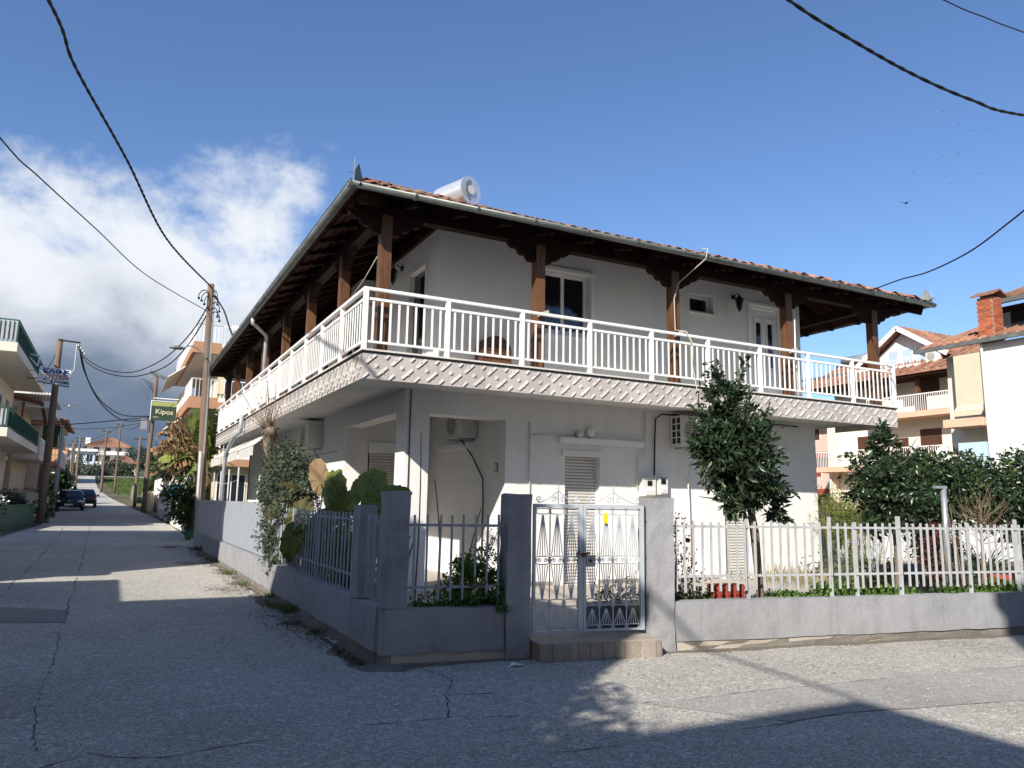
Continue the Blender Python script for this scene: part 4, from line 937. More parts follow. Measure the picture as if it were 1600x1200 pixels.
# ---------------------------------------------------------------- plants
def limb(mb, p, q, r0, r1, bend=.1, n=5, k=6):
    p, q = Vector(p), Vector(q); s = rnd_dir()*bend*(q-p).length
    pts = [p+(q-p)*(i/n)+s*sin(pi*i/n) for i in range(n+1)]; mb.tube(pts, [r0+(r1-r0)*i/n for i in range(n+1)], k, False); return pts
def bay_tree():
    t = thing('bay_tree', 'dark glossy bay tree growing behind the railing in front of the house', 'tree', (7.05, 7.12, .42))
    m = MB(); limb(m, (7.15, 7.1, .40), (7.0, 7.12, 1.75), .05, .035, .03); limb(m, (7.0, 7.12, 1.75), (6.75, 7.05, 2.9), .035, .012, .05)
    limb(m, (7.18, 7.15, .40), (7.2, 7.2, 1.3), .035, .03, .04); limb(m, (7.2, 7.2, 1.3), (6.95, 7.1, 2.3), .03, .015, .06)
    for i in range(16): z = R.uniform(1.5, 2.6); a = R.uniform(0, 6.28); limb(m, (6.9, 7.1, z), (6.85+.5*cos(a), 7.1+.5*sin(a), z+R.uniform(.0, .5)), .014, .005, .1, 4, 4)
    m.build('trunk', 'bark', t, True)
    c = MB(); L, w = .125, .046
    crown(c, (6.78, 7.08, 2.25), (.44, .44, .48), 3500, L, w, shell=.35, seed=3, lump=.25, out=.6)
    crown(c, (6.64, 7.05, 2.93), (.19, .2, .34), 620, L*.9, w*.9, shell=.2, seed=4, out=.7)
    crown(c, (6.98, 7.1, 1.85), (.42, .38, .3), 1100, L, w, shell=.3, seed=5)
    crown(c, (6.35, 7.05, 2.25), (.22, .25, .18), 420, L, w, shell=.2, seed=6)
    crown(c, (7.35, 7.0, 1.62), (.16, .16, .22), 210, L, w, shell=.2, seed=8); crown(c, (6.62, 7.0, 1.62), (.15, .12, .1), 110, L, w, shell=.2, seed=9)
    for i in range(34):     # leading shoots that break the outline
        a = R.uniform(0, 6.28); q_ = R.random(); base = Vector((6.68+(.38-.25*q_)*cos(a), 7.05+(.38-.25*q_)*sin(a), 2.35+.8*q_)); d = Vector((cos(a)*.5, sin(a)*.5, 1.3)).normalized(); n = R.randint(8, 13)
        for j in range(n): leaf(c, base+d*.03*j, d*.7+rnd_dir(), L*R.uniform(.6, 1), w)
    c.build('crown', 'leaf_dark', t)
    o = MB().tube([(6.86, 7.05, .45), (6.84, 7.03, 2.0)], .018, 6).build('stake', 'dark', None, True); tag(o, 'thin dark stake standing beside the bay tree trunk', 'stake')
bay_tree()
def street_tree():
    t = thing('street_tree', 'leafy street tree across the junction to the left of the viewpoint, out of frame', 'tree', (-3.9, .6, 0))
    m = MB(); limb(m, (-3.9, .6, -.1), (-3.3, .9, 4.6), .13, .06, .03); limb(m, (-3.7, .7, 2.6), (-2.6, 1.6, 5.0), .05, .02, .05); limb(m, (-3.6, .8, 3.2), (-4.2, -.2, 5.2), .05, .02, .05); m.build('trunk', 'bark', t, True)
    c = MB(); crown(c, (-3.25, .75, 5.0), (.75, .85, .7), 2600, .13, .07, shell=.3, seed=101, lump=.45); crown(c, (-2.45, 1.75, 5.35), (.5, .55, .35), 700, .12, .06, shell=.2, seed=102, lump=.5); crown(c, (-4.1, .0, 5.4), (.9, .9, .7), 1500, .13, .07, shell=.3, seed=103)
    c.build('crown', 'leaf_mid', t)
street_tree()
def climber():
    t = thing('climbing_plant', 'dense grey-green climber spilling over the slatted side screen', 'climbing plant', (2.7, 14, .5))
    c = MB()
    crown(c, (2.86, 14.6, 1.8), (.36, 1.9, .8), 9500, .09, .034, shell=.3, seed=11, lump=.2); crown(c, (2.62, 13.9, 1.25), (.26, 1.0, .8), 4600, .09, .034, shell=.3, seed=12)
    crown(c, (2.52, 13.6, .75), (.12, .5, .5), 1300, .08, .028, shell=.1, seed=13, droop=.6); crown(c, (2.9, 15.6, 2.35), (.3, .8, .3), 900, .08, .03, shell=.2, seed=14)
    c.build('foliage', 'leaf_grey', t)
    m = MB()
    for i in range(14): y = R.uniform(13.2, 15.6); limb(m, (2.72, y, .45), (2.7+R.uniform(-.1, .2), y+R.uniform(-.5, .5), R.uniform(1.2, 2.3)), .012, .005, .1, 4, 4)
    m.build('stem', 'twig', t)
climber()
def pollard():
    t = thing('pollarded_tree', 'pollarded grey tree with a knobbly head and thin bare shoots beside the balcony', 'tree', (3.0, 16.9, .4))
    m = MB(); limb(m, (3.0, 16.9, .4), (2.95, 16.9, 2.45), .10, .085, .02, 6, 8); limb(m, (2.95, 16.9, 2.4), (2.85, 16.6, 2.95), .07, .08, .05, 4, 7); limb(m, (2.95, 16.9, 2.4), (2.92, 17.5, 3.0), .06, .07, .05, 4, 7)
    m.ball((2.85, 16.6, 3.0), (.13, .14, .12), 9, 7); m.ball((2.93, 17.5, 3.05), (.12, .13, .11), 9, 7); m.build('trunk', 'bark', t, True)
    s = MB(); c = MB()
    for i in range(46):
        b = Vector((2.85, 16.6, 3.05)) if i % 2 else Vector((2.93, 17.5, 3.1)); d = (Vector((R.uniform(-.5, .35), R.uniform(-.7, .7), R.uniform(.25, 1.3)))).normalized(); L = R.uniform(.15, .5) if i > 14 else R.uniform(.6, 1.25)
        pts = limb(s, b+d*.08, b+d*(.08+L), .009, .003, .08, 5, 4)
        for p in pts[2:]:
            if R.random() < .35: leaf(c, p, rnd_dir(), .05, .03)
    s.build('shoots', 'twig', t)
    for i in range(260): leaf(c, Vector((2.88, 17.0+R.uniform(-.5, .6), 3.0+R.uniform(-.25, .15)))+rnd_dir()*.12, rnd_dir(), .07, .035)
    c.build('withered_leaves', 'debris', t)
pollard()
def ear_leaf(parent, p, d, up, size, m='ear'):
    """a big heart-shaped leaf: pleated between its side veins, ragged wavy margin, drooping tip"""
    d = Vector(d).normalized(); up = Vector(up).normalized(); a = d.cross(up).normalized(); n = a.cross(d).normalized(); p = Vector(p); mb = MB()
    NR, NA = 8, 64; ph = R.uniform(0, 6); half = []; ruf = [1+R.uniform(-.10, .04) for _ in range(NA)]
    def pt(t, r, lift=0):
        w = abs(t)/pi; rad = (.50+.26*max(0, cos(t))**2.2-.05*w-(.36*(w-.9)/.1 if w > .9 else 0))
        x, y = sin(t)*rad*r*.84, cos(t)*rad*r*1.25+.12; pl = abs(sin(t*6.5)); rib = .085*pl*r*(1-.35*r)
        wave = .05*r**3*sin(t*7+ph)+.03*r*r*sin(t*3+ph*2); cup = -.32*max(0, y)**2+.16*abs(x)-.30*x*x
        return p+(d*y+a*x+n*(rib+wave+cup+lift))*size
    for i in range(NR+1):
        for j in range(NA):
            t = -pi+2*pi*j/NA; r = i/NR*(ruf[j] if i == NR else 1); mb.v.append(tuple(pt(t, r)))
    for i in range(NR):
        for j in range(NA): j2 = (j+1) % NA; mb.f.append((i*NA+j, i*NA+j2, (i+1)*NA+j2, (i+1)*NA+j))
    lf = mb.build('leaf', m, parent, True); v = MB()
    for k in range(-6, 7): t = k*pi/6.5; v.tube([pt(t, q/5*.97, .004) for q in range(1, 6)], [.006*size*(1.6 if k == 0 else 1)*(1.3-q/5) for q in range(1, 6)], 4, False)
    if m == 'ear': v.build('vein', 'vein', lf)
    return lf
def ears():
    t = thing('elephant_ear_plant', 'large elephant ear plant with broad ribbed leaves over the side railing', 'plant', (2.9, 10.5, .4))
    F = (-.45, -1, .25)
    specs = [((2.98, 11.4, 1.62), (-.15, .5, 1), (-.9, -1, .25), .52, 'ear'), ((2.95, 10.0, 1.60), (.45, .2, .75), (-.2, -1, .55), .56, 'ear'), ((2.98, 9.45, 1.60), (.8, -.3, .35), (-.5, -1, .5), .42, 'ear'), ((2.93, 10.6, 1.45), (-.6, .1, .8), (-.7, -1, -.3), .46, 'ear'),
             ((3.0, 9.2, 1.42), (.3, -.2, -1), (-.6, -1, .1), .50, 'ear'), ((2.72, 12.4, 1.45), (-.5, .1, -.7), (-.5, -.9, .5), .46, 'ear_brown'), ((2.70, 13.3, 1.62), (-.6, .2, -.4), (-.4, -.8, .8), .50, 'ear_brown'),
             ((2.40, 11.5, 1.12), (-.25, .0, -1), (-.5, -1, .1), .40, 'ear'), ((2.95, 12.3, 1.85), (-.3, .2, 1), (-.6, -1, 0), .42, 'leaf_brown'), ((2.85, 10.6, 1.05), (-.2, -.1, -1), F, .46, 'ear'), ((2.85, 11.8, 1.05), (-.3, .1, -.9), F, .50, 'ear'), ((2.8, 12.8, 1.1), (-.3, .1, -.9), F, .5, 'ear_brown'),
             ((3.2, 9.8, 1.1), (.2, -.4, -.7), (-1, -.8, .1), .45, 'ear'), ((2.78, 13.0, 1.75), (-.4, -.3, .2), (-.3, -.6, .9), .42, 'ear_brown'), ((2.9, 11.1, 1.4), (-.6, .1, -.3), (-.4, -1, .5), .45, 'ear'), ((3.05, 10.4, .9), (.1, -.2, -1), F, .5, 'ear')]
    st = MB()
    for p, d, up, s, m in specs:
        ear_leaf(t, p, d, up, s, m); st.tube([(2.95, 10.8+R.uniform(-.5, .5), .4), (2.97, (p[1]+10.8)/2, p[2]*.6), p], [.028, .02, .012], 6)
    st.build('stalk', 'leaf_mid', t)
    c = MB()
    for i in range(1500): leaf(c, (2.88+R.uniform(-.15, .3), R.uniform(8.9, 13.4), .45+.75*R.random()**1.4), rnd_dir()+Vector((0, 0, .6)), .14, .055)
    c.build('undergrowth', 'leaf_mid', t)
ears()
def banana():
    t = thing('banana_plant', 'tall banana plant with torn green and withered brown leaves by the utility pole', 'plant', (2.95, 30.0, .1))
    m = MB(); m.tube([(2.95, 30, .05), (2.9, 29.95, 1.4), (2.85, 29.9, 3.0)], [.16, .13, .09], 9); m.build('trunk', 'leaf_brown', t, True); m = MB(); m.tube([(3.15, 30.3, .05), (3.1, 30.2, 2.6)], [.13, .08], 8); m.build('trunk', 'leaf_brown', t, True); m = MB(); m.tube([(2.6, 30.3, .05), (2.5, 30.2, 2.0)], [.12, .08], 8); m.build('trunk', 'leaf_brown', t, True)
    def bl(base, tip, width, mname, droop, nseg=15, torn=.5, facing=None):
        base, tip = Vector(base), Vector(tip); mb = MB(); d = tip-base; side = d.cross(Vector((0, 0, 1))).normalized() if not facing else Vector(facing).cross(d).normalized()
        def spine(t_): return base+d*t_+Vector((0, 0, droop*4*t_*(1-t_)))
        for s in (-1, 1):
            i = 0
            while i < nseg:
                k = R.choice((1, 1, 2)); t0, t1 = i/nseg, min(1, (i+k)/nseg); g = torn*R.uniform(.0, .35)/nseg
                w0 = width*(sin(pi*(t0*.92+.06))**.6); w1 = width*(sin(pi*(t1*.92+.04))**.6); dr = R.uniform(.25, 1.1)*torn
                a, b = spine(t0), spine(t1-g); n = Vector((0, 0, -1))
                e0 = side*s*w0*(1-.35*dr)+n*w0*dr; e1 = side*s*w1*(1-.35*dr)+n*w1*dr; j = Vector((R.uniform(-.03, .03), R.uniform(-.03, .03), R.uniform(-.05, .05)))
                mb.add([a, b, b+e1*.55+Vector((0, 0, .04)), a+e0*.55+Vector((0, 0, .04)), b+e1+j, a+e0+j], [(0, 1, 2, 3), (3, 2, 4, 5)]); i += k
        mb.tube([spine(q/8) for q in range(9)], [.028*(1-q/9) for q in range(9)], 5, False); mb.build('leaf', mname, t)
    c = (2.85, 29.9, 3.0)
    for tip, w, mn, dr, tn in [((2.35, 29.3, 4.75), .34, 'banana', .1, .25), ((2.9, 29.0, 4.75), .36, 'banana', .1, .2), ((3.3, 29.3, 4.3), .3, 'banana', .2, .4), ((3.25, 29.1, 3.3), .28, 'banana', .3, .6),
                               ((1.2, 29.9, 2.45), .30, 'banana', .2, .35), ((1.25, 30.1, 3.9), .30, 'leaf_brown', .35, 1.1), ((1.05, 30.2, 3.3), .32, 'leaf_brown', .3, 1.1), ((1.5, 29.7, 4.3), .30, 'leaf_brown', .3, 1.1),
                               ((1.7, 29.8, 2.9), .26, 'leaf_yel', .3, .9), ((2.4, 29.4, 2.4), .26, 'banana', .3, .7), ((1.7, 30.1, 1.7), .28, 'banana', .5, .7), ((2.2, 29.6, 3.5), .25, 'leaf_brown', .2, 1.0), ((3.0, 29.3, 2.0), .25, 'leaf_brown', .4, 1.2),
                               ((2.0, 29.6, 3.7), .28, 'leaf_yel', .25, .8), ((3.3, 30.6, 4.2), .3, 'banana', .2, .5), ((1.9, 30.9, 4.2), .3, 'banana', .3, .6), ((1.15, 29.8, 2.05), .34, 'banana', .45, .15), ((1.35, 30.3, 3.6), .36, 'leaf_brown', .3, 1.3), ((1.8, 29.7, 4.5), .34, 'leaf_brown', .2, 1.3), ((1.3, 29.7, 2.9), .3, 'leaf_yel', .35, 1.1), ((2.6, 29.2, 3.2), .34, 'banana', .1, .5), ((3.0, 29.3, 4.0), .36, 'banana', .15, .3), ((2.0, 29.5, 2.7), .3, 'leaf_brown', .3, 1.2), ((3.3, 29.4, 2.5), .3, 'banana', .3, .8)]: bl(c, tip, w*1.35, mn, dr, torn=tn)
    f = MB(); crown(f, (2.4, 29.9, 1.5), (.75, .5, 1.0), 1900, .24, .07, shell=.2, seed=21, droop=.5); f.build('undergrowth', 'leaf_mid', t)
    f = MB(); crown(f, (2.1, 29.9, 3.1), (.8, .45, .85), 1500, .22, .06, shell=.2, seed=22, droop=1.2); f.build('dead_leaves', 'leaf_brown', t)
    o = MB().box(2.45, 29.6, .1, 2.8, 30.3, .45).build('planter_box', 'greenmet'); tag(o, 'green planter box at the foot of the banana plant', 'planter')
banana()
def front_bed():
    t = thing('bushy_herb', 'fresh green bushy herb spilling over the front wall beside the left gate pillar', 'plant', (3.5, 7.6, .42))
    c = MB(); crown(c, (3.52, 7.62, .70), (.32, .18, .36), 3200, .052, .028, shell=.2, seed=31); crown(c, (3.75, 7.44, .58), (.14, .16, .18), 450, .05, .028, shell=.1, seed=32, droop=.5)
    crown(c, (3.15, 7.68, .58), (.34, .16, .15), 800, .05, .025, shell=.1, seed=33); c.build('foliage', 'leaf_fresh', t)
    t = thing('bare_shrub', 'bare brown stems leaning against the front railing beside the corner pillar', 'shrub', (3.3, 7.75, .42))
    m = MB()
    for p, q, r in [((3.42, 7.8, .42), (3.62, 7.7, 1.55), .011), ((3.40, 7.8, .42), (3.72, 7.6, 1.25), .010), ((3.2, 7.85, .42), (3.12, 7.85, 1.85), .012), ((2.95, 7.9, .42), (2.98, 7.95, 2.35), .011), ((3.42, 7.8, .5), (3.34, 7.7, 1.05), .007), ((3.5, 7.7, .5), (3.8, 7.5, 1.5), .007), ((2.75, 7.75, .45), (2.83, 7.62, 1.22), .016), ((3.75, 7.55, .5), (3.58, 7.5, .95), .006)]: limb(m, p, q, r, r*.5, .05, 6, 5)
    m.build('stems', 'twig', t)
    c = MB()
    for i in range(150): leaf(c, Vector((3.66, 7.55, 1.1))+Vector((R.gauss(0, .035), R.gauss(0, .03), R.gauss(0, .11))), rnd_dir(), .035, .02)
    c.build('dry_leaves', 'debris', t)
    t = thing('rose_bush', 'straggly rose bush with one dark red bloom behind the railing by the gate', 'shrub', (*fx(6.0, -.35), .42))
    m = MB(); c = MB(); q0 = Vector((*fx(6.02, -.3), .42))
    for i in range(11):
        e = q0+Vector((R.uniform(-.22, .25), R.uniform(-.1, .1), R.uniform(.5, 1.0) if i > 2 else 1.05)); pts = limb(m, q0+Vector((R.uniform(-.06, .06), 0, 0)), e, .008, .003, .12, 7, 4)
        for p in pts[1:]:
            for k in range(5): leaf(c, p+rnd_dir()*.03, rnd_dir(), .045, .03)
    for i in range(500): leaf(c, q0+Vector((R.uniform(-.22, .4), R.uniform(-.12, .12), abs(R.gauss(0, .13))+.04)), rnd_dir(), .05, .03)
    m.build('stems', 'twig', t); c.build('leaves', 'leaf_grey', t)
    MB().ball(tuple(q0+Vector((.08, -.03, .78))), (.032, .032, .03), 8, 6).build('bloom', 'leaf_red', t, True)
    # ground cover along the foot of the railing
    c = MB()
    for i in range(12500):
        x = 5.8+9.5*R.random()**1.1; dd = -.02-.35*R.random(); p = fx(x, dd-.10); h = (.15+.05*sin(x*7)+.06*sin(x*2.3+1))*(1.0 if x > 6.9 else .45)
        leaf(c, (p[0], p[1], .42+R.random()*max(.05, h)), rnd_dir()+Vector((0, 0, .8)), R.uniform(.035, .07), .026)
    c.build('ground_cover', 'leaf_fresh', None, kind='stuff')
    c = MB()
    for i in range(1500):
        x = R.uniform(2.75, 3.7); p = fx(x, -.12-.3*R.random()); leaf(c, (p[0], p[1], .42+R.random()*.1), rnd_dir()+Vector((0, 0, .7)), R.uniform(.03, .06), .025)
    c.build('low_weeds', 'leaf_fresh', None, kind='stuff')
    # weeds, grass tufts and litter along the foot of the wall
    g = MB()
    def tuft(x, y, n, h, sp):
        for i in range(n):
            a = R.uniform(0, 6.28); r = sp*R.random(); p = Vector((x+r*cos(a), y+r*sin(a), gz(y))); d = Vector((cos(a)*.5, sin(a)*.5, R.uniform(.5, 1.4))); leaf(g, p, d, h*R.uniform(.5, 1.2), .012)
    for x, y, n, h, sp in [(2.33, 11.7, 90, .13, .16), (2.25, 12.1, 70, .10, .14), (2.37, 11.35, 60, .19, .07), (2.3, 15.2, 50, .1, .12), (2.35, 17.5, 70, .14, .15), (2.2, 10.4, 40, .07, .14), (2.35, 9.6, 50, .08, .12), (2.38, 21, 60, .14, .15), (2.45, 13.2, 40, .12, .08), (2.4, 24.5, 80, .2, .2)]: tuft(x, y, n, h, sp)
    g.build('grass_tufts', 'grass', None, kind='stuff')
    d = MB()
    for i in range(1500):
        y = 7.6+18*R.random()**1.5; w = .12+.3*R.random()**2*(1 if y > 8.5 else .4); x = 2.46-w; leaf(d, (x, y, gz(y)+.012), Vector((R.uniform(-1, 1), R.uniform(-1, 1), .15)), R.uniform(.03, .075), R.uniform(.012, .03), Vector((0, 0, 1)))
    for cy, cx, n in ((14.5, 1.9, 240), (10.9, 2.05, 160), (9.9, 2.1, 120), (20.5, 1.8, 260), (26.0, 1.7, 300)):
        for i in range(n): leaf(d, (cx+R.gauss(0, .16), cy+R.gauss(0, .4), gz(cy)+.012), Vector((R.uniform(-1, 1), R.uniform(-1, 1), .1)), R.uniform(.04, .09), .014, Vector((0, 0, 1)))
    for i in range(190):
        x = R.uniform(2.6, 9.5); y = 7.4-.15*(x-2.5)-R.random()**1.6*1.7; leaf(d, (x, y, .008), Vector((R.uniform(-1, 1), R.uniform(-1, 1), .1)), R.uniform(.02, .05), .014, Vector((0, 0, 1)))
    for i in range(120):
        x, y = R.uniform(-1.5, 6), R.uniform(3.2, 11); leaf(d, (x, y, .006), Vector((R.uniform(-1, 1), R.uniform(-1, 1), .05)), R.uniform(.012, .03), .01, Vector((0, 0, 1)))
    d.build('leaf_litter', 'debris', None, kind='stuff')
    g = MB()
    for i in range(2600):
        if i % 3: x, y = R.uniform(-3, 10), R.uniform(3.2, 7.2); y = min(y, 7.3-.15*(x-2.5))
        else: x, y = 2.4-abs(R.gauss(0, .35)), R.uniform(7.4, 20)
        q = R.uniform(.003, .009); g.add([(x-q, y, .003), (x+q*.6, y-q, .003), (x+q*.7, y+q, .003), (x, y, .003+q*1.2)], [(0, 1, 3), (1, 2, 3), (2, 0, 3)])
    g.build('loose_grit', 'paving', None, kind='stuff')
    o = MB().add([(3.62, 6.98, .004), (3.76, 6.93, .02), (3.80, 6.99, .006), (3.70, 7.06, .03)], [(0, 1, 2, 3)]); o.slab([(3.64, 6.97, .02), (3.74, 6.95, .025), (3.72, 7.03, .02)], .004); tag(o.build('paper_scrap', 'white'), 'small crumpled white paper scrap on the asphalt below the front wall', 'litter')
    # red slatted planter and red pot
    t = thing('planter', 'red slatted planter box behind the railing at the foot of the bay tree', 'planter', (*fx(6.55, -.28), .42))
    bxm = MB(); fbox(bxm, 6.44, 6.82, -.22, -.42, .42, .68); bxm.build('box', 'terra', t)
    for i in range(4): m = MB(); fbox(m, 6.43, 6.83, -.205, -.22, .44+i*.062, .48+i*.062); m.build('slat', 'terra', t)
    for i in range(4): m = MB(); fbox(m, 6.45+i*.105, 6.48+i*.105, -.19, -.204, .43, .69); m.build('slat', 'terra', t)
    t = thing('plant_pot', 'red plant pot behind the last railing section at the right', 'plant pot', (*fx(11.35, -.5), .42))
    q = fx(11.3, -.55); MB().tube([(q[0], q[1], .42), (q[0], q[1], .72)], [.12, .16], 12).build('pot', 'terra', t, True)
    # blue-grey trough behind the gate
    t = thing('trough', 'blue-grey plastic trough with a straggly plant standing behind the gate', 'planter', (5.55, 8.0, .12))
    MB().box(5.2, 7.85, .12, 6.0, 8.15, .42).build('tub', 'fence_d', t); c = MB()
    for i in range(260): leaf(c, (R.uniform(5.3, 6.0), R.uniform(7.85, 8.15), .42+abs(R.gauss(0, .1))), rnd_dir()+Vector((0, 0, .4)), .09, .02)
    c.build('foliage', 'leaf_grey', t)
front_bed()
def right_garden():
    t = thing('garden_tree', 'slender glossy-leaved tree behind the railing in front of the cream apartments', 'tree', (10.7, 7.9, .4))
    m = MB(); limb(m, (10.75, 7.9, .15), (10.72, 7.85, 1.3), .06, .05, .04); limb(m, (10.72, 7.85, 1.3), (10.6, 7.8, 2.7), .045, .012, .05)
    for i in range(12): z = R.uniform(1.0, 2.3); a = R.uniform(0, 6.28); limb(m, (10.68, 7.85, z), (10.65+.45*cos(a), 7.85+.45*sin(a), z+.4), .012, .005, .1, 4, 4)
    m.build('trunk', 'bark', t, True)
    c = MB(); crown(c, (10.62, 7.9, 1.95), (.46, .45, .62), 2100, .12, .06, shell=.4, seed=41, lump=.4); crown(c, (10.55, 7.85, 2.6), (.2, .2, .33), 380, .12, .055, shell=.3, seed=42); crown(c, (10.4, 7.9, 1.3), (.25, .3, .25), 260, .14, .07, shell=.3, seed=43)
    c.build('crown', 'leaf_dark', t)
    t = thing('hedge', 'big rounded dark evergreen bush behind the railing at the right edge', 'bush', (13.6, 8.6, .1))
    c = MB(); crown(c, (13.3, 8.9, 1.95), (1.35, 1.0, .62), 7500, .115, .055, shell=.5, seed=44, lump=.22); crown(c, (15.6, 8.1, 2.0), (1.7, 1.3, .7), 6500, .115, .055, shell=.5, seed=45, lump=.2)
    crown(c, (14.9, 8.0, 1.45), (1.0, .9, .45), 3200, .115, .055, shell=.3, seed=48); crown(c, (12.2, 8.6, 1.6), (.45, .4, .5), 1000, .11, .05, shell=.3, seed=46); crown(c, (12.7, 8.5, 1.05), (.5, .4, .4), 900, .1, .05, shell=.2, seed=47)  # first lobe here is added low to darken the space beneath the bush
    c.build('foliage', 'leaf_dark', t); c = MB(); crown(c, (13.3, 8.85, 2.0), (1.35, 1.0, .62), 1500, .11, .05, shell=.7, seed=49); crown(c, (15.5, 8.0, 2.05), (1.7, 1.3, .7), 1300, .11, .05, shell=.7, seed=50); c.build('highlight_leaves', 'leaf_mid', t); m = MB()  # lighter leaf colour over the crown stands in for highlights
    for x, y in ((13.2, 8.9), (13.6, 9.1), (15.3, 8.4), (15.9, 8.3), (12.6, 8.7)): m = MB(); limb(m, (x, y, .1), (x+R.uniform(-.3, .3), y+.2, 1.9), .05, .02, .08); m.build('trunk', 'bark', t, True)
    for i in range(1): pass
    t = thing('bare_bush', 'leafless twiggy bush in front of the big dark evergreen', 'bush', (11.9, 7.3, .4))
    m = MB(); b = Vector((11.85, 7.25, .4)); top = b+Vector((-.02, -.05, 1.0)); limb(m, b, top, .018, .013, .03)
    for i in range(44):
        d = Vector((R.uniform(-1, 1), R.uniform(-.8, .8), R.uniform(-.1, 1.3))).normalized(); e = top+Vector((0, 0, R.uniform(-.25, .2)))+d*R.uniform(.25, .75); pts = limb(m, top+Vector((0, 0, R.uniform(-.3, .1))), e, .006, .002, .1, 5, 3)
        for k in range(2): p = pts[R.randint(2, 4)]; limb(m, p, p+(d+rnd_dir()*.7).normalized()*R.uniform(.1, .3), .003, .0015, .08, 3, 3)
    for q in ((10.9, 7.1, 1.55), (11.1, 7.2, 1.7), (10.7, 7.1, 1.4)): limb(m, (q[0]+.35, q[1]+.1, .45), q, .012, .006, .04, 5, 4)
    m.build('twigs', 'twig', t)
    t = thing('red_leaved_shrub', 'dark red-leaved shrub beside the grey lamp post', 'shrub', (11.6, 7.5, .3))
    c = MB(); crown(c, (11.5, 7.7, .95), (.3, .25, .55), 900, .09, .04, shell=.2, seed=51); c.build('foliage', 'leaf_red', t); m = MB(); limb(m, (11.5, 7.7, .2), (11.5, 7.7, 1.2), .02, .01); m.build('stem', 'bark', t)
    t = thing('spiky_plant', 'spiky long-leaved plant under the dark evergreen at the right', 'plant', (12.6, 7.6, .3))
    c = MB(); b = Vector((12.5, 7.6, .5))
    for i in range(110): d = (rnd_dir()+Vector((0, 0, .5))).normalized(); c.tube([b, b+d*.35+Vector((0, 0, .06)), b+d*R.uniform(.55, .8)-Vector((0, 0, .05))], [.012, .01, .001], 3, False)
    c.build('leaves', 'leaf_grey', t)
    t = thing('bamboo', 'feathery yellow-green bamboo clump beside the far corner of the house', 'bamboo', (14.9, 12, .1))
    c = MB(); crown(c, (14.9, 11.9, 1.45), (.95, .8, .65), 3600, .15, .018, shell=.1, seed=52, lump=.5, out=.2); m = MB()
    for i in range(34): x, y = 14.9+R.uniform(-.7, .7), 11.9+R.uniform(-.5, .5); limb(m, (x, y, .1), (x+R.uniform(-.3, .3), y+R.uniform(-.3, .3), R.uniform(1.5, 2.6)), .009, .004, .06, 5, 4)
    c.build('leaves', 'leaf_yel', t); m.build('canes', 'leaf_yel', t)
    # low shrubs and dry grass in the garden
    k = 0
    for x, y, z, r, m_, n in [(11.5, 9.0, .45, .45, 'leaf_mid', 700), (12.5, 10.5, .5, .5, 'leaf_grey', 700), (13.6, 10.2, .4, .4, 'leaf_mid', 500), (14.6, 9.2, .45, .45, 'leaf_mid', 600), (10.3, 8.6, .4, .3, 'leaf_mid', 380), (16.5, 11, .7, .8, 'leaf_grey', 800)]:
        t = thing('low_shrub', ['bright low shrub left of the slender garden tree', 'grey-green low shrub beyond the slender garden tree', 'low green shrub below the bamboo clump', 'low green shrub at the back of the garden bed', 'small green shrub at the foot of the slender garden tree', 'grey-green shrub before the white garden wall'][k], 'shrub', (x, y, .1)); k += 1
        c = MB(); crown(c, (x, y, z), (r, r, r*.8), n, .08, .035, shell=.2, seed=60+k); c.build('foliage', m_, t); mm = MB(); limb(mm, (x, y, .1), (x, y, z), .02, .01); mm.build('stem', 'bark', t)
    c = MB()
    for i in range(5200): x, y = R.uniform(11.6, 20), R.uniform(9, 16); leaf(c, (x, y, .15), (R.uniform(-.4, .4), R.uniform(-.4, .4), 1), R.uniform(.12, .42), .014)
    c.build('dry_grass', 'drygrass', None, kind='stuff')
    c = MB()
    for i in range(3500): x, y = R.uniform(11.2, 20), R.uniform(7, 16); leaf(c, (x, y, .15), (R.uniform(-.5, .5), R.uniform(-.5, .5), 1), R.uniform(.08, .2), .016)
    c.build('garden_grass', 'grass', None, kind='stuff')
right_garden()
# ---------------------------------------------------------------- street furniture: poles, cables, signs
def sag(a, b, s, n=16):
    a, b = Vector(a), Vector(b); return [a+(b-a)*(i/n)-Vector((0, 0, 4*s*(i/n)*(1-i/n))) for i in range(n+1)]
def smooth(pts, k=6):
    pts = [Vector(p) for p in pts]; out = []
    for i in range(len(pts)-1):
        p0, p1, p2, p3 = pts[max(i-1, 0)], pts[i], pts[i+1], pts[min(i+2, len(pts)-1)]
        for j in range(k):
            t = j/k; out.append(.5*((2*p1)+(-p0+p2)*t+(2*p0-5*p1+4*p2-p3)*t*t+(-p0+3*p1-3*p2+p3)*t**3))
    out.append(pts[-1]); return out
def cable(pts, r, label, twist=0, m='cable', group=None):
    mb = MB()
    if twist:
        fine = []
        for a, b in zip(pts, pts[1:]):
            k = max(1, int((b-a).length/.07))
            for i in range(k): fine.append(a+(b-a)*(i/k))
        fine.append(pts[-1])
        d = (fine[-1]-fine[0]).normalized(); u = d.cross(Vector((0, 0, 1))).normalized(); v = u.cross(d)
        for ph in (0, pi): mb.tube([p+(u*cos(i*.8+ph)+v*sin(i*.8+ph))*r*.3 for i, p in enumerate(fine)], r*.62, 5, False)
        o = mb.build('power_cable', m, None, True, kind='') if 0 else mb.build('power_cable', m, None, True)
    else: o = mb.tube(pts, r, 5, False).build('power_cable', m, None, True)
    return tag(o, label, 'cable', group)
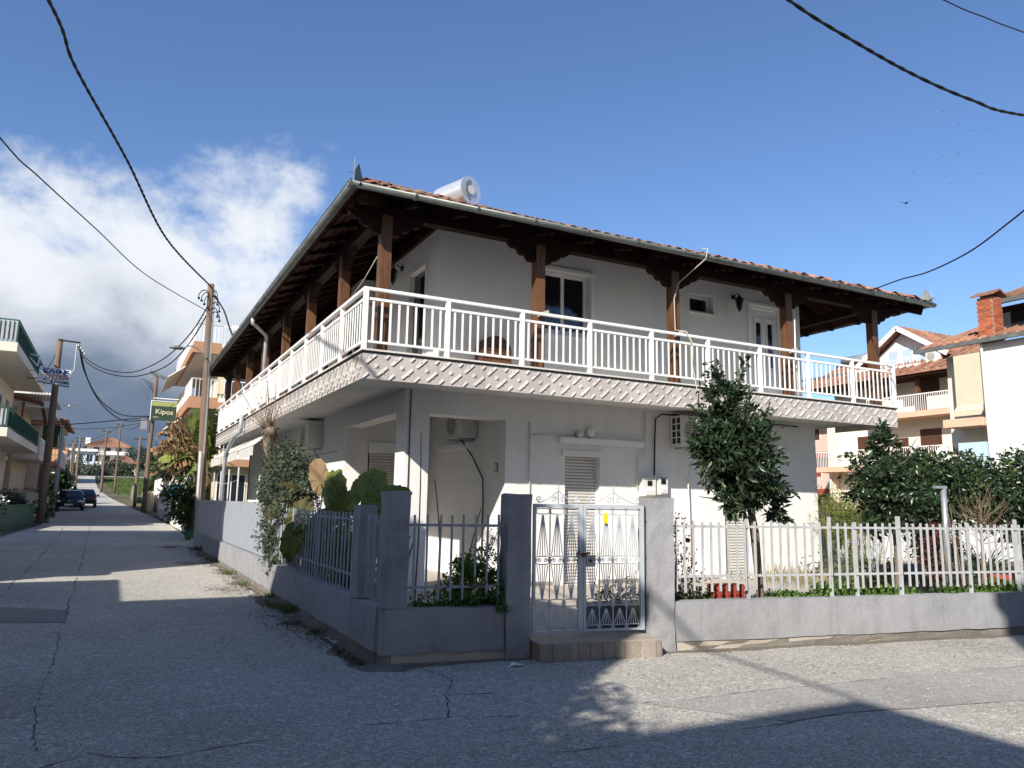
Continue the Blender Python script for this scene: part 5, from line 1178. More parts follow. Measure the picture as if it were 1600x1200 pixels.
def pole(loc, top, r, label, lean=(0, 0), group='wooden utility poles', m='pole', parts=True):
    t = thing('utility_pole', label, 'utility pole', loc, group)
    x, y, z = loc; n = 8; pts = [(x+lean[0]*i/n+R.uniform(-.01, .01), y+lean[1]*i/n, z-.2+(top-z+.2)*i/n) for i in range(n+1)]
    MB().tube(pts, [r*(1.12-.35*i/n) for i in range(n+1)], 10).build('shaft', m, t, True); return t
def poles():
    p1 = pole((2.78, 28.9, .1), 9.28, .15, 'near wooden utility pole rising beside the end of the long balcony', (-.25, 0))
    hw = MB()
    for i, (dx, dz) in enumerate([(-.32, 8.62), (-.22, 8.5), (-.42, 8.7), (.22, 8.55), (.3, 8.3), (.25, 8.1), (.33, 7.95), (.2, 8.75)]):
        hw.tube(smooth([(2.55, 28.85, dz+.2), (2.55+dx*.6, 28.7, dz+.28), (2.55+dx, 28.65, dz+.08), (2.55+dx*.9, 28.7, dz-.08)], 3), .018, 4, False); hw.ball((2.55+dx, 28.65, dz-.05), .05, 5, 4)
    hw.build('cable_clamp', 'cable', p1)
    MB().tube([(2.74, 28.78, .2), (2.72, 28.76, 3.7), (2.66, 28.8, 9.0)], .035, 5).build('cable_duct', 'steel', p1)
    a = thing('street_lamp', 'curved-arm street lamp fixed to the near utility pole', 'street lamp', (2.6, 28.7, 6.3))
    MB().tube(smooth([(2.6, 28.7, 5.9), (2.5, 28.6, 6.5), (2.1, 28.5, 6.85), (1.75, 28.4, 6.75)], 4), .022, 6).build('arm', 'steel', a, True); MB().ball((1.55, 28.35, 6.72), (.26, .12, .07), 10, 6).build('head', 'gutter', a, True)
    MB().tube([(2.66, 28.6, .1), (2.6, 28.6, 3.2)], .05, 7).build('conduit_pipe', 'fence_w', p1, True)
    p2 = pole((-2.93, 43, .25), 9.22, .17, 'leaning dark wooden utility pole on the left with a horizontal metal arm', (.0, 0))
    MB().bar((-3.0, 42.9, 9.15), (-2.05, 42.85, 9.1), .07).build('arm', 'cable', p2); i2 = MB()
    for k in range(4): i2.ball((-2.12+.1*k, 42.8, 8.95-.13*k), .05, 5, 4)
    i2.tube([(-2.2, 42.85, 9.1), (-2.2, 42.85, 7.7), (-2.3, 42.85, 7.6)], .02, 4); i2.build('insulator', 'plastic', p2)
    p3 = pole((2.05, 60, .5), 10.3, .17, 'tall wooden utility pole behind the green sign on the right of the street', (.05, 0))
    MB().bar((1.65, 59.9, 10.5), (2.75, 59.9, 10.05), .18, .22).build('lamp_head', 'gutter', p3); h = MB()
    for k in range(7): h.tube(smooth([(1.95, 59.9, 9.6-.1*k), (1.2+.1*k, 59.8, 9.9-.12*k), (.9+.12*k, 59.7, 9.6-.2*k)], 3), .015, 4, False)
    for q in [(-.0, 8), (1.0, 7.2)]: pass
    h.build('cable_clamp', 'cable', p3); MB().box(1.35, 59.7, 6.3, 1.75, 59.95, 7.1).build('meter_cabinet', 'steel', p3)
    for x, y, zt, r, lb in [(-3.6, 95, 7.9, .13, 'thin far pole between the parked cars and the pale blue house'), (-1.3, 110, 9.9, .15, 'dark far pole in the middle, with a crossed top'), (.2, 110, 10.9, .13, 'tall far pole with a small crossbar, left of the small white house'),
                          (-5.1, 120, 9.1, .14, 'far pole above the dark hedge on the left'), (1.8, 75, 6.8, .14, 'mid-distance pole by the wall on the right of the street'), (-4.6, 104, 7.7, .14, 'dark slim far pole just left of the thin one'), (-5.5, 112, 7.4, .13, 'leftmost of the slim far poles'), (-2.3, 135, 8.5, .12, 'faint far pole before the large hipped house'), (-1.9, 140, 8.0, .12, 'faint short far pole left of the tall one')]:
        p = pole((x, y, gz(y)), zt, r, lb, m='pole' if r > .125 else 'gutter'); MB().bar((x-.5, y, zt-.15), (x+.5, y, zt-.2), .1).build('crossbar', 'dark', p)
    c = cable
    c(smooth([(-5.25, -3.9, 9.05), (-4.1, 1.5, 8.75), (-2.75, 7, 8.65), (-1.57, 13.3, 9.38), (-1.27, 15.21, 9.35), (-.36, 18.75, 9.22), (.76, 23.33, 8.95), (2.5, 28.85, 9.2)], 8), .036, 'thick twisted black cable sweeping down to the top of the near pole', twist=1)
    c(smooth([(3.0, 6.9, 10.6), (6.6, 7.5, 9.85), (8.78, 7.74, 9.51), (10.27, 7.8, 9.34), (11.98, 7.85, 9.22), (13.6, 7.82, 9.17), (15.28, 7.84, 9.33), (22, 7.9, 10.6)], 8), .034, 'thick twisted black cable curving across the upper right of the sky', twist=1)
    c(smooth([(8, 7.2, 10.3), (11.86, 7.17, 10.22), (13.0, 7.14, 10.25), (14.13, 7.12, 10.32), (20, 7, 10.8)], 4), .011, 'thin wire crossing the extreme upper right corner')
    c(smooth([(14.0, 10.56, 6.22), (13.0, 9.1, 5.95), (12.19, 8.0, 5.68), (11.72, 7.0, 5.66), (11.14, 6.1, 5.70), (10.5, 5.2, 5.76), (9.7, 4.15, 5.9), (8.6, 2.8, 6.15), (7.3, 1.3, 6.6), (5.9, -.2, 7.3), (4.2, -1.8, 8.2)], 6), .013, 'thin black cable rising from the right eave gutter into the sky')
    c(smooth([(-5.2, -3.0, 6.6), (-3.2, 6.5, 6.75), (-2.06, 13.75, 7.15), (-1.71, 15.81, 7.38), (-.88, 19.86, 7.83), (.35, 24.83, 8.2), (2.5, 28.9, 8.25)], 6), .014, 'single thin wire running diagonally to the near pole from the left')
    k = 28.9/29.92
    c(smooth([(2.5, 28.9, 8.5), (2.2, 31.2, 7.95), (1.75, 34.5, 7.65), (1.15, 37.5, 7.5), (.3, 40.0, 7.42), (-.8, 42, 7.75), (-1.7, 42.7, 8.3), (-2.15, 42.85, 9.0)], 5), .03, 'upper of the two drooping cables between the near pole and the arm', twist=1)
    c(smooth([(2.5, 28.9, 8.2), (2.2, 31.2, 7.6), (1.75, 34.5, 7.2), (1.05, 37.5, 7.1), (.2, 40.0, 7.2), (-.85, 42, 7.6), (-1.7, 42.7, 8.15), (-2.15, 42.85, 8.9)], 5), .03, 'lower of the two drooping cables between the near pole and the arm', twist=1)
    c(smooth([(-2.1, 42.85, 9.0), (-1.9, 45, 8.15), (-1.35, 48.5, 7.3), (-.65, 52, 6.9), (.3, 56, 6.85), (1.95, 60, 7.3)], 5), .032, 'upper drooping cable between the arm and the far right pole')
    c(smooth([(-2.05, 42.85, 8.8), (-1.7, 45, 7.7), (-1.12, 48.5, 6.9), (-.33, 52, 6.45), (.5, 56, 6.5), (1.95, 60, 7.1)], 5), .032, 'lower drooping cable between the arm and the far right pole')
    c(smooth([(-5.0, 43.01, 4.89), (-2.56, 51.83, 5.75), (2.0, 60, 7.25)], 5), .03, 'nearly level dark cable across the street below the drooping pair')
    c(sag((-3.6, 62, 6.3), (2.0, 60, 7.0), .3), .02, 'thin level wire from the orange-roofed house to the far right pole')
    c(sag((-5.1, 120, 8.8), (.2, 110, 10.6), .5), .03, 'faint wire strung between the far poles on the left')
    c(sag((.2, 110, 10.6), (2.05, 60, 7.5), .8), .03, 'faint wire running from the tall far pole to the right')
    c(smooth([(2.6, 28.8, 8.9), (3.0, 28.6, 8.3), (3.25, 27.6, 7.2), (3.5, 26, 6.55)], 4), .03, 'black service cable running from the near pole down to the eave')
    c(smooth([(-2.95, 43, 9.0), (-3.2, 43, 8.0), (-3.7, 42.8, 7.2), (-4.1, 42.5, 7.1)], 4), .015, 'slack service wire from the left pole to the green balcony')
    # signs
    t = thing('cafe_sign', 'worn white projecting café sign with blue and red Greek lettering', 'sign', (-2.9, 41.4, 6.7))
    pr = [(-3.56, 6.86), (-3.52, 7.58), (-2.56, 7.49), (-2.25, 7.25), (-2.27, 6.70)]
    MB().prism([(a, b) for a, b in pr], lambda a, b: (a, 41.36, b), lambda a, b: (a, 41.5, b)).build('panel', 'sign_white', t)
    MB().prism([(-2.50, 7.48), (-2.24, 7.46), (-2.23, 7.27)], lambda a, b: (a, 41.36, b), lambda a, b: (a, 41.5, b)).build('corner_piece', 'sign_white', t)
    m = MB(); m.bar((-3.58, 41.43, 6.84), (-2.26, 41.43, 6.67), .05); m.bar((-4.0, 41.43, 7.35), (-3.56, 41.43, 7.33), .03); m.bar((-4.0, 41.43, 7.0), (-3.56, 41.43, 6.98), .03); m.build('frame', 'gutter', t)
    sl = .07
    text_mesh('lettering', 'ΚΑΦΕ', .30, 'sblue', t, (-3.40, 41.352, 7.28), (pi/2, sl, 0), (1.25, 1, 1), bold=.012)
    text_mesh('lettering', 'ΟΥΖΕΡΙ', .24, 'sred', t, (-3.26, 41.352, 7.04), (pi/2, sl, 0), (1.1, 1, 1), bold=.010)
    text_mesh('lettering', 'το', .13, 'sblk', t, (-3.34, 41.352, 6.92), (pi/2, sl, 0), (1.1, 1, 1), bold=.004)
    text_mesh('lettering', 'Καναπα', .19, 'sblk', t, (-3.05, 41.352, 6.84), (pi/2, sl, 0), (1.1, 1, 1), bold=.008)
    t = thing('sign_bracket', 'white triangular metal bracket above the café sign', 'bracket', (-3.9, 41.9, 8.0))
    m = MB(); m.bar((-4.7, 41.9, 8.25), (-3.62, 41.9, 8.12), .05); m.bar((-3.62, 41.9, 8.14), (-3.66, 41.9, 7.62), .05); m.bar((-4.15, 41.9, 8.16), (-3.68, 41.9, 7.66), .05); m.build('frame', 'white', t)
    t = thing('hotel_sign', 'dark green signboard reading Kipos hanging beside the far right pole', 'sign', (2.4, 50, 6.1))
    MB().box(1.62, 49.95, 6.12, 3.0, 50.05, 6.98).build('panel', 'sign_green', t); MB().box(1.62, 49.948, 6.98, 3.0, 50.052, 7.22).build('top_band', 'sign_top', t)
    m = MB(); m.box(1.58, 49.93, 6.1, 1.62, 50.07, 7.26); m.box(1.58, 49.93, 7.26, 3.02, 50.07, 7.3); m.box(1.7, 49.93, 7.42, 3.1, 50.07, 7.47); m.build('frame', 'sign_white', t)
    text_mesh('lettering', 'Kipos', .40, 'beige', t, (1.84, 49.94, 6.53), (pi/2, .03, 0), (1.08, 1, 1), bold=.004)
    m = MB()
    for i in range(14): a = R.uniform(0, 6.3); leaf(m, (2.82+.09*cos(a), 49.94, 6.95+.12*sin(a)), (cos(a), 0, sin(a)), .12, .05, Vector((0, 1, 0)))
    m.build('leaf_emblem', 'leaf_mid', t); MB().box(1.75, 49.944, 6.30, 2.05, 49.949, 6.33).build('underline', 'beige', t)
poles()

# ---------------------------------------------------------------- cars
def car(loc, label, paint, rear=False):
    t = thing('parked_car', label, 'car', loc, 'cars parked on the left of the street'); x, y, z = loc; s = -1 if rear else 1
    # side profile (y along, z up), front at -y
    prof = [(-2.05, .28), (-2.12, .5), (-2.05, .72), (-1.2, .92), (-.55, 1.38), (-.1, 1.47), (.9, 1.45), (1.55, 1.15), (1.95, 1.0), (2.08, .75), (2.05, .3)]
    mb = MB(); secs = [(-.86, .0, .93), (-.80, .0, 1.0), (.80, .0, 1.0), (.86, .0, .93)]
    def hw(zz): return .87 if zz < .95 else .87-.24*(zz-.95)/.5
    n = len(prof)
    for f, k in ((-1, .94), (-.86, 1), (.86, 1), (1, .94)):
        for a, b in prof: mb.v.append((x+f*hw(b), y+s*a*(k if abs(a) > 1.9 else 1), z+b))
    for i in range(3):
        for j in range(n): j2 = (j+1) % n; mb.f.append((i*n+j, i*n+j2, (i+1)*n+j2, (i+1)*n+j))
    mb.f.append(tuple(range(n-1, -1, -1))); mb.f.append(tuple(range(3*n, 4*n))); mb.build('body', paint, t, True)
    g = MB()
    def wq(a0, z0, a1, z1, wd0, wd1, o): g.add([(x-wd0, y+s*(a0)-o[0], z+z0+o[1]), (x+wd0, y+s*(a0)-o[0], z+z0+o[1]), (x+wd1, y+s*(a1)-o[0], z+z1+o[1]), (x-wd1, y+s*(a1)-o[0], z+z1+o[1])], [(0, 1, 2, 3)])
    wq(-1.18, .95, -.58, 1.37, .76, .60, (.02, .02))
    g.build('windscreen', 'glass', t); g = MB(); wq(1.0, 1.42, 1.55, 1.17, .6, .72, (-.02, .02)); g.build('rear_window', 'glass', t)
    for f in (-1, 1):
        g = MB().add([(x+f*.885, y-s*.95, z+.95), (x+f*.885, y+s*1.35, z+.97), (x+f*.80, y+s*.85, z+1.36), (x+f*.79, y-s*.45, z+1.34)], [(0, 1, 2, 3)]); g.build('side_window', 'glass', t)
        for a in (-1.3, 1.3):
            w = MB().tube([(x+f*.72, y+s*a, z+.31), (x+f*.9, y+s*a, z+.31)], .31, 14).build('wheel', 'rubber', t, True); MB().tube([(x+f*.88, y+s*a, z+.31), (x+f*.915, y+s*a, z+.31)], .19, 10).build('rim', 'steel', w, True)
        MB().ball((x+f*.66, y-s*2.0, z+.66), (.19, .12, .09), 8, 6).build('headlight', 'headlight', t, True); MB().box(x+f*.6-.14, y+s*2.0, z+.72, x+f*.6+.14, y+s*2.09, z+.86).build('tail_light', 'red', t)
        MB().ball((x+f*.98, y-s*.75, z+.98), (.1, .07, .08), 8, 6).build('mirror', paint, t, True)
    MB().box(x-.26, y-s*2.12, z+.38, x+.26, y-s*2.15, z+.49).build('number_plate', 'sign_white', t); MB().box(x-.5, y-s*2.1, z+.56, x+.5, y-s*2.135, z+.62).build('grille', 'dark', t); MB().ball((x, y-s*2.11, z+.68), (.09, .03, .035), 8, 5).build('badge', 'chrome', t)
car((-2.65, 64.5, .53), 'nearer parked dark blue hatchback facing the viewer', 'carpaint')
car((-2.0, 71.5, .66), 'farther parked black car half hidden behind the dark blue one', 'carpaint2', rear=True)

# ---------------------------------------------------------------- neighbours
def balcony(parent, side, x_in, x_out, y0, y1, z, th, edge, railm, rh=.95, panel=None, step=.16, ends=True, nm='balcony'):
    """slab along y, projecting in x from x_in to x_out"""
    MB().box(min(x_in, x_out), y0, z-th, max(x_in, x_out), y1, z).build(nm, edge, parent); s = 1 if x_out > x_in else -1; sl = parent.children[-1]
    xo = x_out-s*.05; r = MB(); r.box(xo-.025, y0+.02, z+rh-.05, xo+.025, y1-.02, z+rh); r.box(xo-.015, y0+.02, z+.08, xo+.015, y1-.02, z+.11)
    for yy in (y0+.04, y1-.04) if ends else (): r.box(min(x_in, xo-s*.026), yy-.02, z+rh-.05, max(x_in, xo-s*.026), yy+.02, z+rh)
    ro = r.build('railing', railm, sl); b = MB(); n = int((y1-y0)/step)
    for i in range(n+1): yy = y0+.04+(y1-y0-.08)*i/n; w = .025 if i % 8 == 0 else .011; b.box(xo-w, yy-w, z, xo+w, yy+w, z+rh-.05)
    if ends:
        m = int(abs(x_out-x_in)/step)
        for yy in (y0+.04, y1-.04):
            for i in range(1, m): xx = x_in+(xo-x_in)*i/m; b.box(xx-.011, yy-.011, z, xx+.011, yy+.011, z+rh-.05)
    b.build('baluster', railm, ro, kind='stuff')
    if panel: MB().box(xo-s*.03-.005, y0+.08, z+.1, xo-s*.03+.005, y1-.08, z+rh-.1).build('panel', panel, ro); MB().box(x_in, y0+.065, z+.1, xo-s*.05, y0+.075, z+rh-.1).build('panel', 'fence_w', ro)
def tiled(parent, quad, th=.12, m='tile', rows=12, nm='roof'):
    """roof slope with raised tile courses; quad = eave a, eave b, ridge b, ridge a"""
    a, b, c, d = [Vector(p) for p in quad]; rf = MB().slab([a, b, c, d], th).build(nm, m, parent); n = max(4, int((b-a).length/.45)); t = MB(); up = Vector((0, 0, .06))
    for i in range(n):
        u = (i+.5)/n; p, q = a+(b-a)*u, d+(c-d)*u; t.tube([p+up*.5, p+(q-p)*.5+up*.5, q+up*.5], .085, 5, True)
    t.build('tile_courses', m, rf, kind='stuff')
    return rf
def left_row():
    t = thing('apartment_building', 'nearest cream building on the left with two green-railed balconies', 'building', (-6, 36.5, .2))
    MB().box(-14, 37.2, -.1, -5.4, 50.6, 7.32).build('wall', 'cream', t)
    MB().box(-14, 37.2, 7.33, -5.4, 50.6, 7.5).build('roof', 'wall_old', t)
    balcony(t, 1, -5.4, -3.95, 36.3, 50.4, 7.72, .38, 'cream', 'greenmet', .95, 'greenglass'); MB().box(-14, 36.3, 7.34, -5.4, 50.4, 7.719).build('balcony', 'cream', t)
    balcony(t, 1, -5.4, -3.95, 36.3, 50.4, 4.25, .36, 'cream', 'greenmet', .85, 'dark')
    MB().box(-14, 36.3, 3.9, -5.4, 37.2, 4.249).build('balcony', 'cream', t)
    for y in (38.5, 41.5, 44.5, 47.5):
        window_on(t, '+x', -5.4, y, y+1.3, .9, 2.6, kind='brownwood', mull=0); window_on(t, '+x', -5.4, y, y+1.3, 4.6, 6.6, kind='glass', mull=1)
    window_on(t, '-y', 37.2, -6.6, -5.9, 1.1, 2.3, mull=0, kind='dark'); window_on(t, '-y', 37.2, -9, -7.6, 4.6, 6.4)
    lm = MB().ball((-5.0, 42.0, 3.4), .16, 8, 6).build('globe_lamp', 'white', t, True); MB().ball((-5.0, 46.0, 3.4), .16, 8, 6).build('globe_lamp', 'white', t, True)
    t = thing('garden_fence', 'dark green railing on a low stone base at the left edge of the street', 'fence', (-3.9, 31, .15))
    b = MB().box(-4.2, 31.0, .05, -3.95, 35.0, .42).build('base', 'base_wall', t); f = MB()
    f.bar((-3.75, 35.2, 1.12), (-3.1, 41.5, 1.2), .05); f.bar((-4.05, 31, 1.1), (-3.75, 35.2, 1.12), .05); f.bar((-4.05, 31, .5), (-3.75, 35.2, .52), .04); f.bar((-3.75, 35.2, .42), (-3.1, 41.5, .5), .04); f.build('rail', 'greenmet', t)
    f = MB(); f.add([(-3.76, 35.2, .2), (-3.12, 41.5, .3), (-3.12, 41.5, 1.15), (-3.76, 35.2, 1.08)], [(0, 1, 2, 3)]); f.slab([(-3.75, 35.2, 1.08), (-3.11, 41.5, 1.15), (-3.13, 41.5, 1.15), (-3.77, 35.2, 1.08)], .85); f.build('mesh_panel', 'greenmet', t)
    bm = MB().box(-.012, -.012, 0, .012, .012, .62).mesh('bar', 'greenmet')
    for i in range(26): inst('bar', bm, t, (-4.05+.3*i/25, 31+4.2*i/25, .48))
    t = thing('hedge', 'dark untrimmed hedge with pale blossoms behind the green railing on the left', 'hedge', (-4.4, 38, .2))
    c = MB(); crown(c, (-4.35, 36.0, .95), (.55, 2.6, .6), 2600, .16, .07, shell=.3, seed=71); crown(c, (-3.9, 40.5, 1.0), (.5, 2.2, .75), 2200, .16, .07, shell=.3, seed=72); c.build('foliage', 'leaf_dark', t); c = MB()
    for i in range(60): leaf(c, (-4.1+R.uniform(-.3, .3), R.uniform(34.5, 40), 1.35+R.uniform(-.2, .15)), rnd_dir(), .12, .07)
    c.build('blossom', 'white', t)
    t = thing('climbing_shrub', 'leafy shrub with yellowish leaves round the base of the left utility pole', 'shrub', (-2.9, 43.5, .3))
    c = MB(); crown(c, (-2.75, 43.2, .95), (.5, .5, .75), 900, .14, .07, shell=.2, seed=73); c.build('foliage', 'leaf_mid', t); m = MB(); limb(m, (-2.7, 43.2, .2), (-2.7, 43.3, 1.3), .03, .01); m.build('stem', 'bark', t)
    # second building
    t = thing('apartment_building', 'second building on the left with a white parapet and a brown canopy', 'building', (-5, 52, .4))
    MB().box(-13, 51.2, 0, -5.2, 59.5, 7.2).build('wall', 'cream2', t)
    MB().box(-13, 51.0, 6.55, -3.6, 59.7, 6.95).build('roof_slab', 'wall', t); MB().box(-13, 50.9, 7.3, -3.5, 59.8, 7.42).build('parapet', 'wall', t)
    balcony(t, 1, -5.2, -3.9, 51.3, 59.4, 3.9, .3, 'cream', 'white', .95); MB().box(-3.95, 51.32, 3.92, -3.9, 59.38, 4.75).build('balcony_screen', 'wall_old', t)
    for y in (52.5, 55.5): window_on(t, '+x', -5.2, y, y+1.4, 4.2, 6.2); window_on(t, '+x', -5.2, y, y+1.4, 1.2, 2.8, kind='shutter', mull=0)
    window_on(t, '-y', 51.2, -8, -6.6, 4.4, 6.0)
    m = MB().slab([(-5.4, 50.8, 7.15), (-4.0, 50.8, 6.9), (-4.0, 51.15, 6.9), (-5.4, 51.15, 7.15)], .2); m.bar((-4.0, 50.8, 6.75), (-4.0, 55, 5.9), .16); m.bar((-4.9, 50.95, 6.8), (-5.0, 50.95, 4.3), .1); m.build('canopy', 'brownred', t)
    # third building
    t = thing('house', 'third house on the left with an orange tiled eave and green awnings', 'house', (-4.6, 61, .5))
    MB().box(-12, 61, 0, -4.6, 71, 6.35).build('wall', 'cream', t); MB().box(-12.2, 60.6, 6.35, -3.6, 71.4, 6.62).build('cornice', 'peach', t)
    tiled(t, [(-3.15, 60.2, 6.66), (-3.15, 71.8, 6.66), (-8, 69, 8.1), (-8, 63.2, 8.1)]); tiled(t, [(-12.6, 60.2, 6.66), (-3.15, 60.2, 6.66), (-8, 63.2, 8.1), (-8.2, 63.2, 8.1)])
    balcony(t, 1, -4.6, -3.5, 61.1, 70.9, 3.9, .3, 'peach', 'white', .9); MB().box(-3.62, 61.2, 4.85, -3.58, 66.5, 6.3).build('green_awning', 'greenmet', t); MB().box(-3.62, 61.2, 1.6, -3.58, 66, 3.5).build('green_awning', 'greenmet', t)
    MB().box(-4.6, 61.12, 4.85, -3.63, 61.16, 6.3).build('side_awning', 'greenmet', t)
    for z in (1.4, 4.4): window_on(t, '-y', 61, -7, -5.6, z, z+1.4)
    MB().tube([(-3.45, 61, .4), (-3.4, 61, 6.6)], .06, 6).build('downpipe', 'fence_w', t)
    t = thing('garden_wall', 'pale yellow garden wall with a tiled coping behind the left utility pole', 'wall', (-4, 47, .4))
    MB().box(-4.3, 51.5, .2, -3.75, 60.5, 1.75).build('wall', 'cream', t); m = MB(); m.slab([(-4.45, 51.4, 2.0), (-3.6, 51.4, 1.8), (-3.6, 60.5, 1.8), (-4.45, 60.5, 2.0)], .1); m.build('coping', 'tile', t)
    # orange house, hedges, distant houses
    t = thing('house', 'small orange house beyond the parked cars', 'house', (-8, 130, 3)); MB().box(-13, 130, 2, -6.5, 138, 8.6).build('wall', 'orangewall', t); MB().box(-13, 129.6, 8.61, -7.2, 138, 10.2).build('upper_wall', 'orangewall', t); MB().box(-6.6, 129.5, 6.8, -6.2, 138, 7.2).build('balcony', 'wall', t)
    for x in (-10, -7.6): window_on(t, '-y', 130, x, x+.9, 6.2, 7.8, kind='brownwood', mull=0)
    t = thing('house', 'pale blue two-storey house in the far centre-left', 'house', (-8, 200, 6)); MB().box(-11.5, 200, 5, -4.3, 210, 11.6).build('wall', 'bluewall', t); MB().box(-12, 199.2, 11.6, -3.8, 210, 12.2).build('roof_slab', 'wall', t); MB().box(-12, 199, 8.6, -3.9, 200, 8.95).build('balcony', 'wall', t)
    for x in (-10.5, -8, -6): window_on(t, '-y', 200, x, x+1.3, 9.3, 11.0, kind='glass'); window_on(t, '-y', 200, x, x+1.2, 6.4, 8.0, kind='glass')
    t = thing('house', 'large far house with a hipped red roof and long white balconies', 'house', (-2, 230, 7)); MB().box(-7, 230, 7, 2.6, 242, 14.6).build('wall', 'wall_old', t)
    for a in ([(-8, 229, 14.6), (3.8, 229, 14.6), (-1, 236, 17.3), (-2.5, 236, 17.3)], [(3.8, 229, 14.6), (3.8, 243, 14.6), (-1, 236, 17.3), (-1, 235.9, 17.3)], [(-8, 243, 14.6), (-8, 229, 14.6), (-2.5, 236, 17.3), (-2.5, 236.1, 17.3)]): tiled(t, a)
    for z in (9.6, 12.4): MB().box(-7.6, 228.2, z, 3, 230, z+.9).build('balcony', 'wall', t)
    for x in (-5.5, -2.8, -.2): window_on(t, '-y', 230, x, x+1.5, 13.3, 14.4, kind='brownwood', mull=0); window_on(t, '-y', 230, x, x+1.5, 10.5, 12.2, kind='brownwood', mull=0)
    MB().box(-7.6, 233, 15.0, -6.4, 234, 17.0).build('water_tank', 'wall', t)
    t = thing('house', 'small far white house with a low brown tiled roof', 'house', (2, 190, 6)); MB().box(-1.2, 190, 5.5, 4.4, 198, 9.0).build('wall', 'wall', t)
    for a in ([(-2, 189.3, 8.95), (5.2, 189.3, 8.95), (2.2, 194, 10.5), (1.7, 194, 10.5)], [(-2, 198, 8.95), (-2, 189.3, 8.95), (1.7, 194, 10.5), (1.7, 194.1, 10.5)], [(5.2, 189.3, 8.95), (5.2, 198, 8.95), (2.2, 194.1, 10.5), (2.2, 194, 10.5)]): tiled(t, a)
    window_on(t, '-y', 190, 2.8, 3.9, 7.3, 8.5); window_on(t, '-y', 190, .2, 1.2, 7.1, 8.4, kind='pinkwall', mull=0)
    k = 0; labs = ['dark round-topped tree left of the far white house', 'grey bare-looking tree before the pale blue house', 'olive-like tree before the hipped far house', 'broad dark evergreen right of the hipped far house', 'low dark tree beside the small far white house', 'dark conifer-like tree beside the parked cars', 'dark bush in front of the orange house', 'greyish tree in the gap between the far poles', 'dark tree at the far right of the street', 'green tree beyond the street wall on the right', 'dark tree behind the green sign']
    for x, y, z, rx, rz, m_ in [(-8.5, 150, 6.0, 2.6, 2.2, 'leaf_dark'), (-5.2, 160, 6.2, 3.0, 2.0, 'leaf_grey'), (-1.2, 165, 6.6, 2.8, 1.7, 'leaf_grey'), (5.0, 215, 11.5, 4.2, 2.6, 'leaf_dark'), (6.5, 190, 9.0, 3.4, 2.2, 'leaf_dark'), (-4.1, 80, 2.3, .9, 1.9, 'leaf_dark'), (-6.4, 96, 2.9, 1.8, 2.0, 'leaf_dark'), (1.6, 160, 6.1, 2.0, 1.5, 'leaf_grey'), (8.5, 130, 6.5, 3.5, 3.0, 'leaf_dark'), (5.2, 92, 3.6, 1.8, 2.2, 'leaf_mid'), (6.2, 78, 4.5, 2.0, 2.6, 'leaf_dark')]:
        t = thing('tree', labs[k], 'tree', (x, y, gz(y)), 'trees along the far end of the street'); c = MB(); crown(c, (x, y, z), (rx, rx, rz), 1300, .55, .28, shell=.4, seed=80+k, lump=.35); c.build('crown', m_, t); m = MB(); limb(m, (x, y, gz(y)-.2), (x, y, z), .2, .1); m.build('trunk', 'bark', t); k += 1
    c = MB()
    for i in range(5200):
        y = R.uniform(104, 148); x0 = .7-(y-104)*.065; x = R.uniform(x0, x0+7); leaf(c, (x, y, gz(y)-.03), (R.uniform(-.3, .3), R.uniform(-.3, .3), 1), R.uniform(.15, .3), .09)
    c.build('meadow', 'grass', None, kind='stuff')
    t = thing('stone_wall', 'rough beige wall along the right side of the far street', 'wall', (2.6, 68, .6)); concrete(2.6, 66, .4, 2.9, 84, 2.0, seed=90, seg=.8, amp=.04).build('wall', 'cream2', t); concrete(1.9, 84.2, .9, 2.2, 100, 2.7, seed=91, seg=.8, amp=.05).build('wall', 'base_wall', t)
    t = thing('white_fence', 'low white fence wall with blue shutters behind it on the right of the street', 'fence', (2.75, 44, .3)); MB().box(2.75, 33, .2, 2.9, 56, .9).build('base', 'wall', t)
    bm = MB().box(-.015, -.03, 0, .015, .03, .75).mesh('picket', 'white')
    for i in range(110): inst('picket', bm, t, (2.82, 33.1+i*.208, .9))
    MB().box(2.79, 33, 1.5, 2.85, 56, 1.55).build('rail', 'white', t)
left_row()
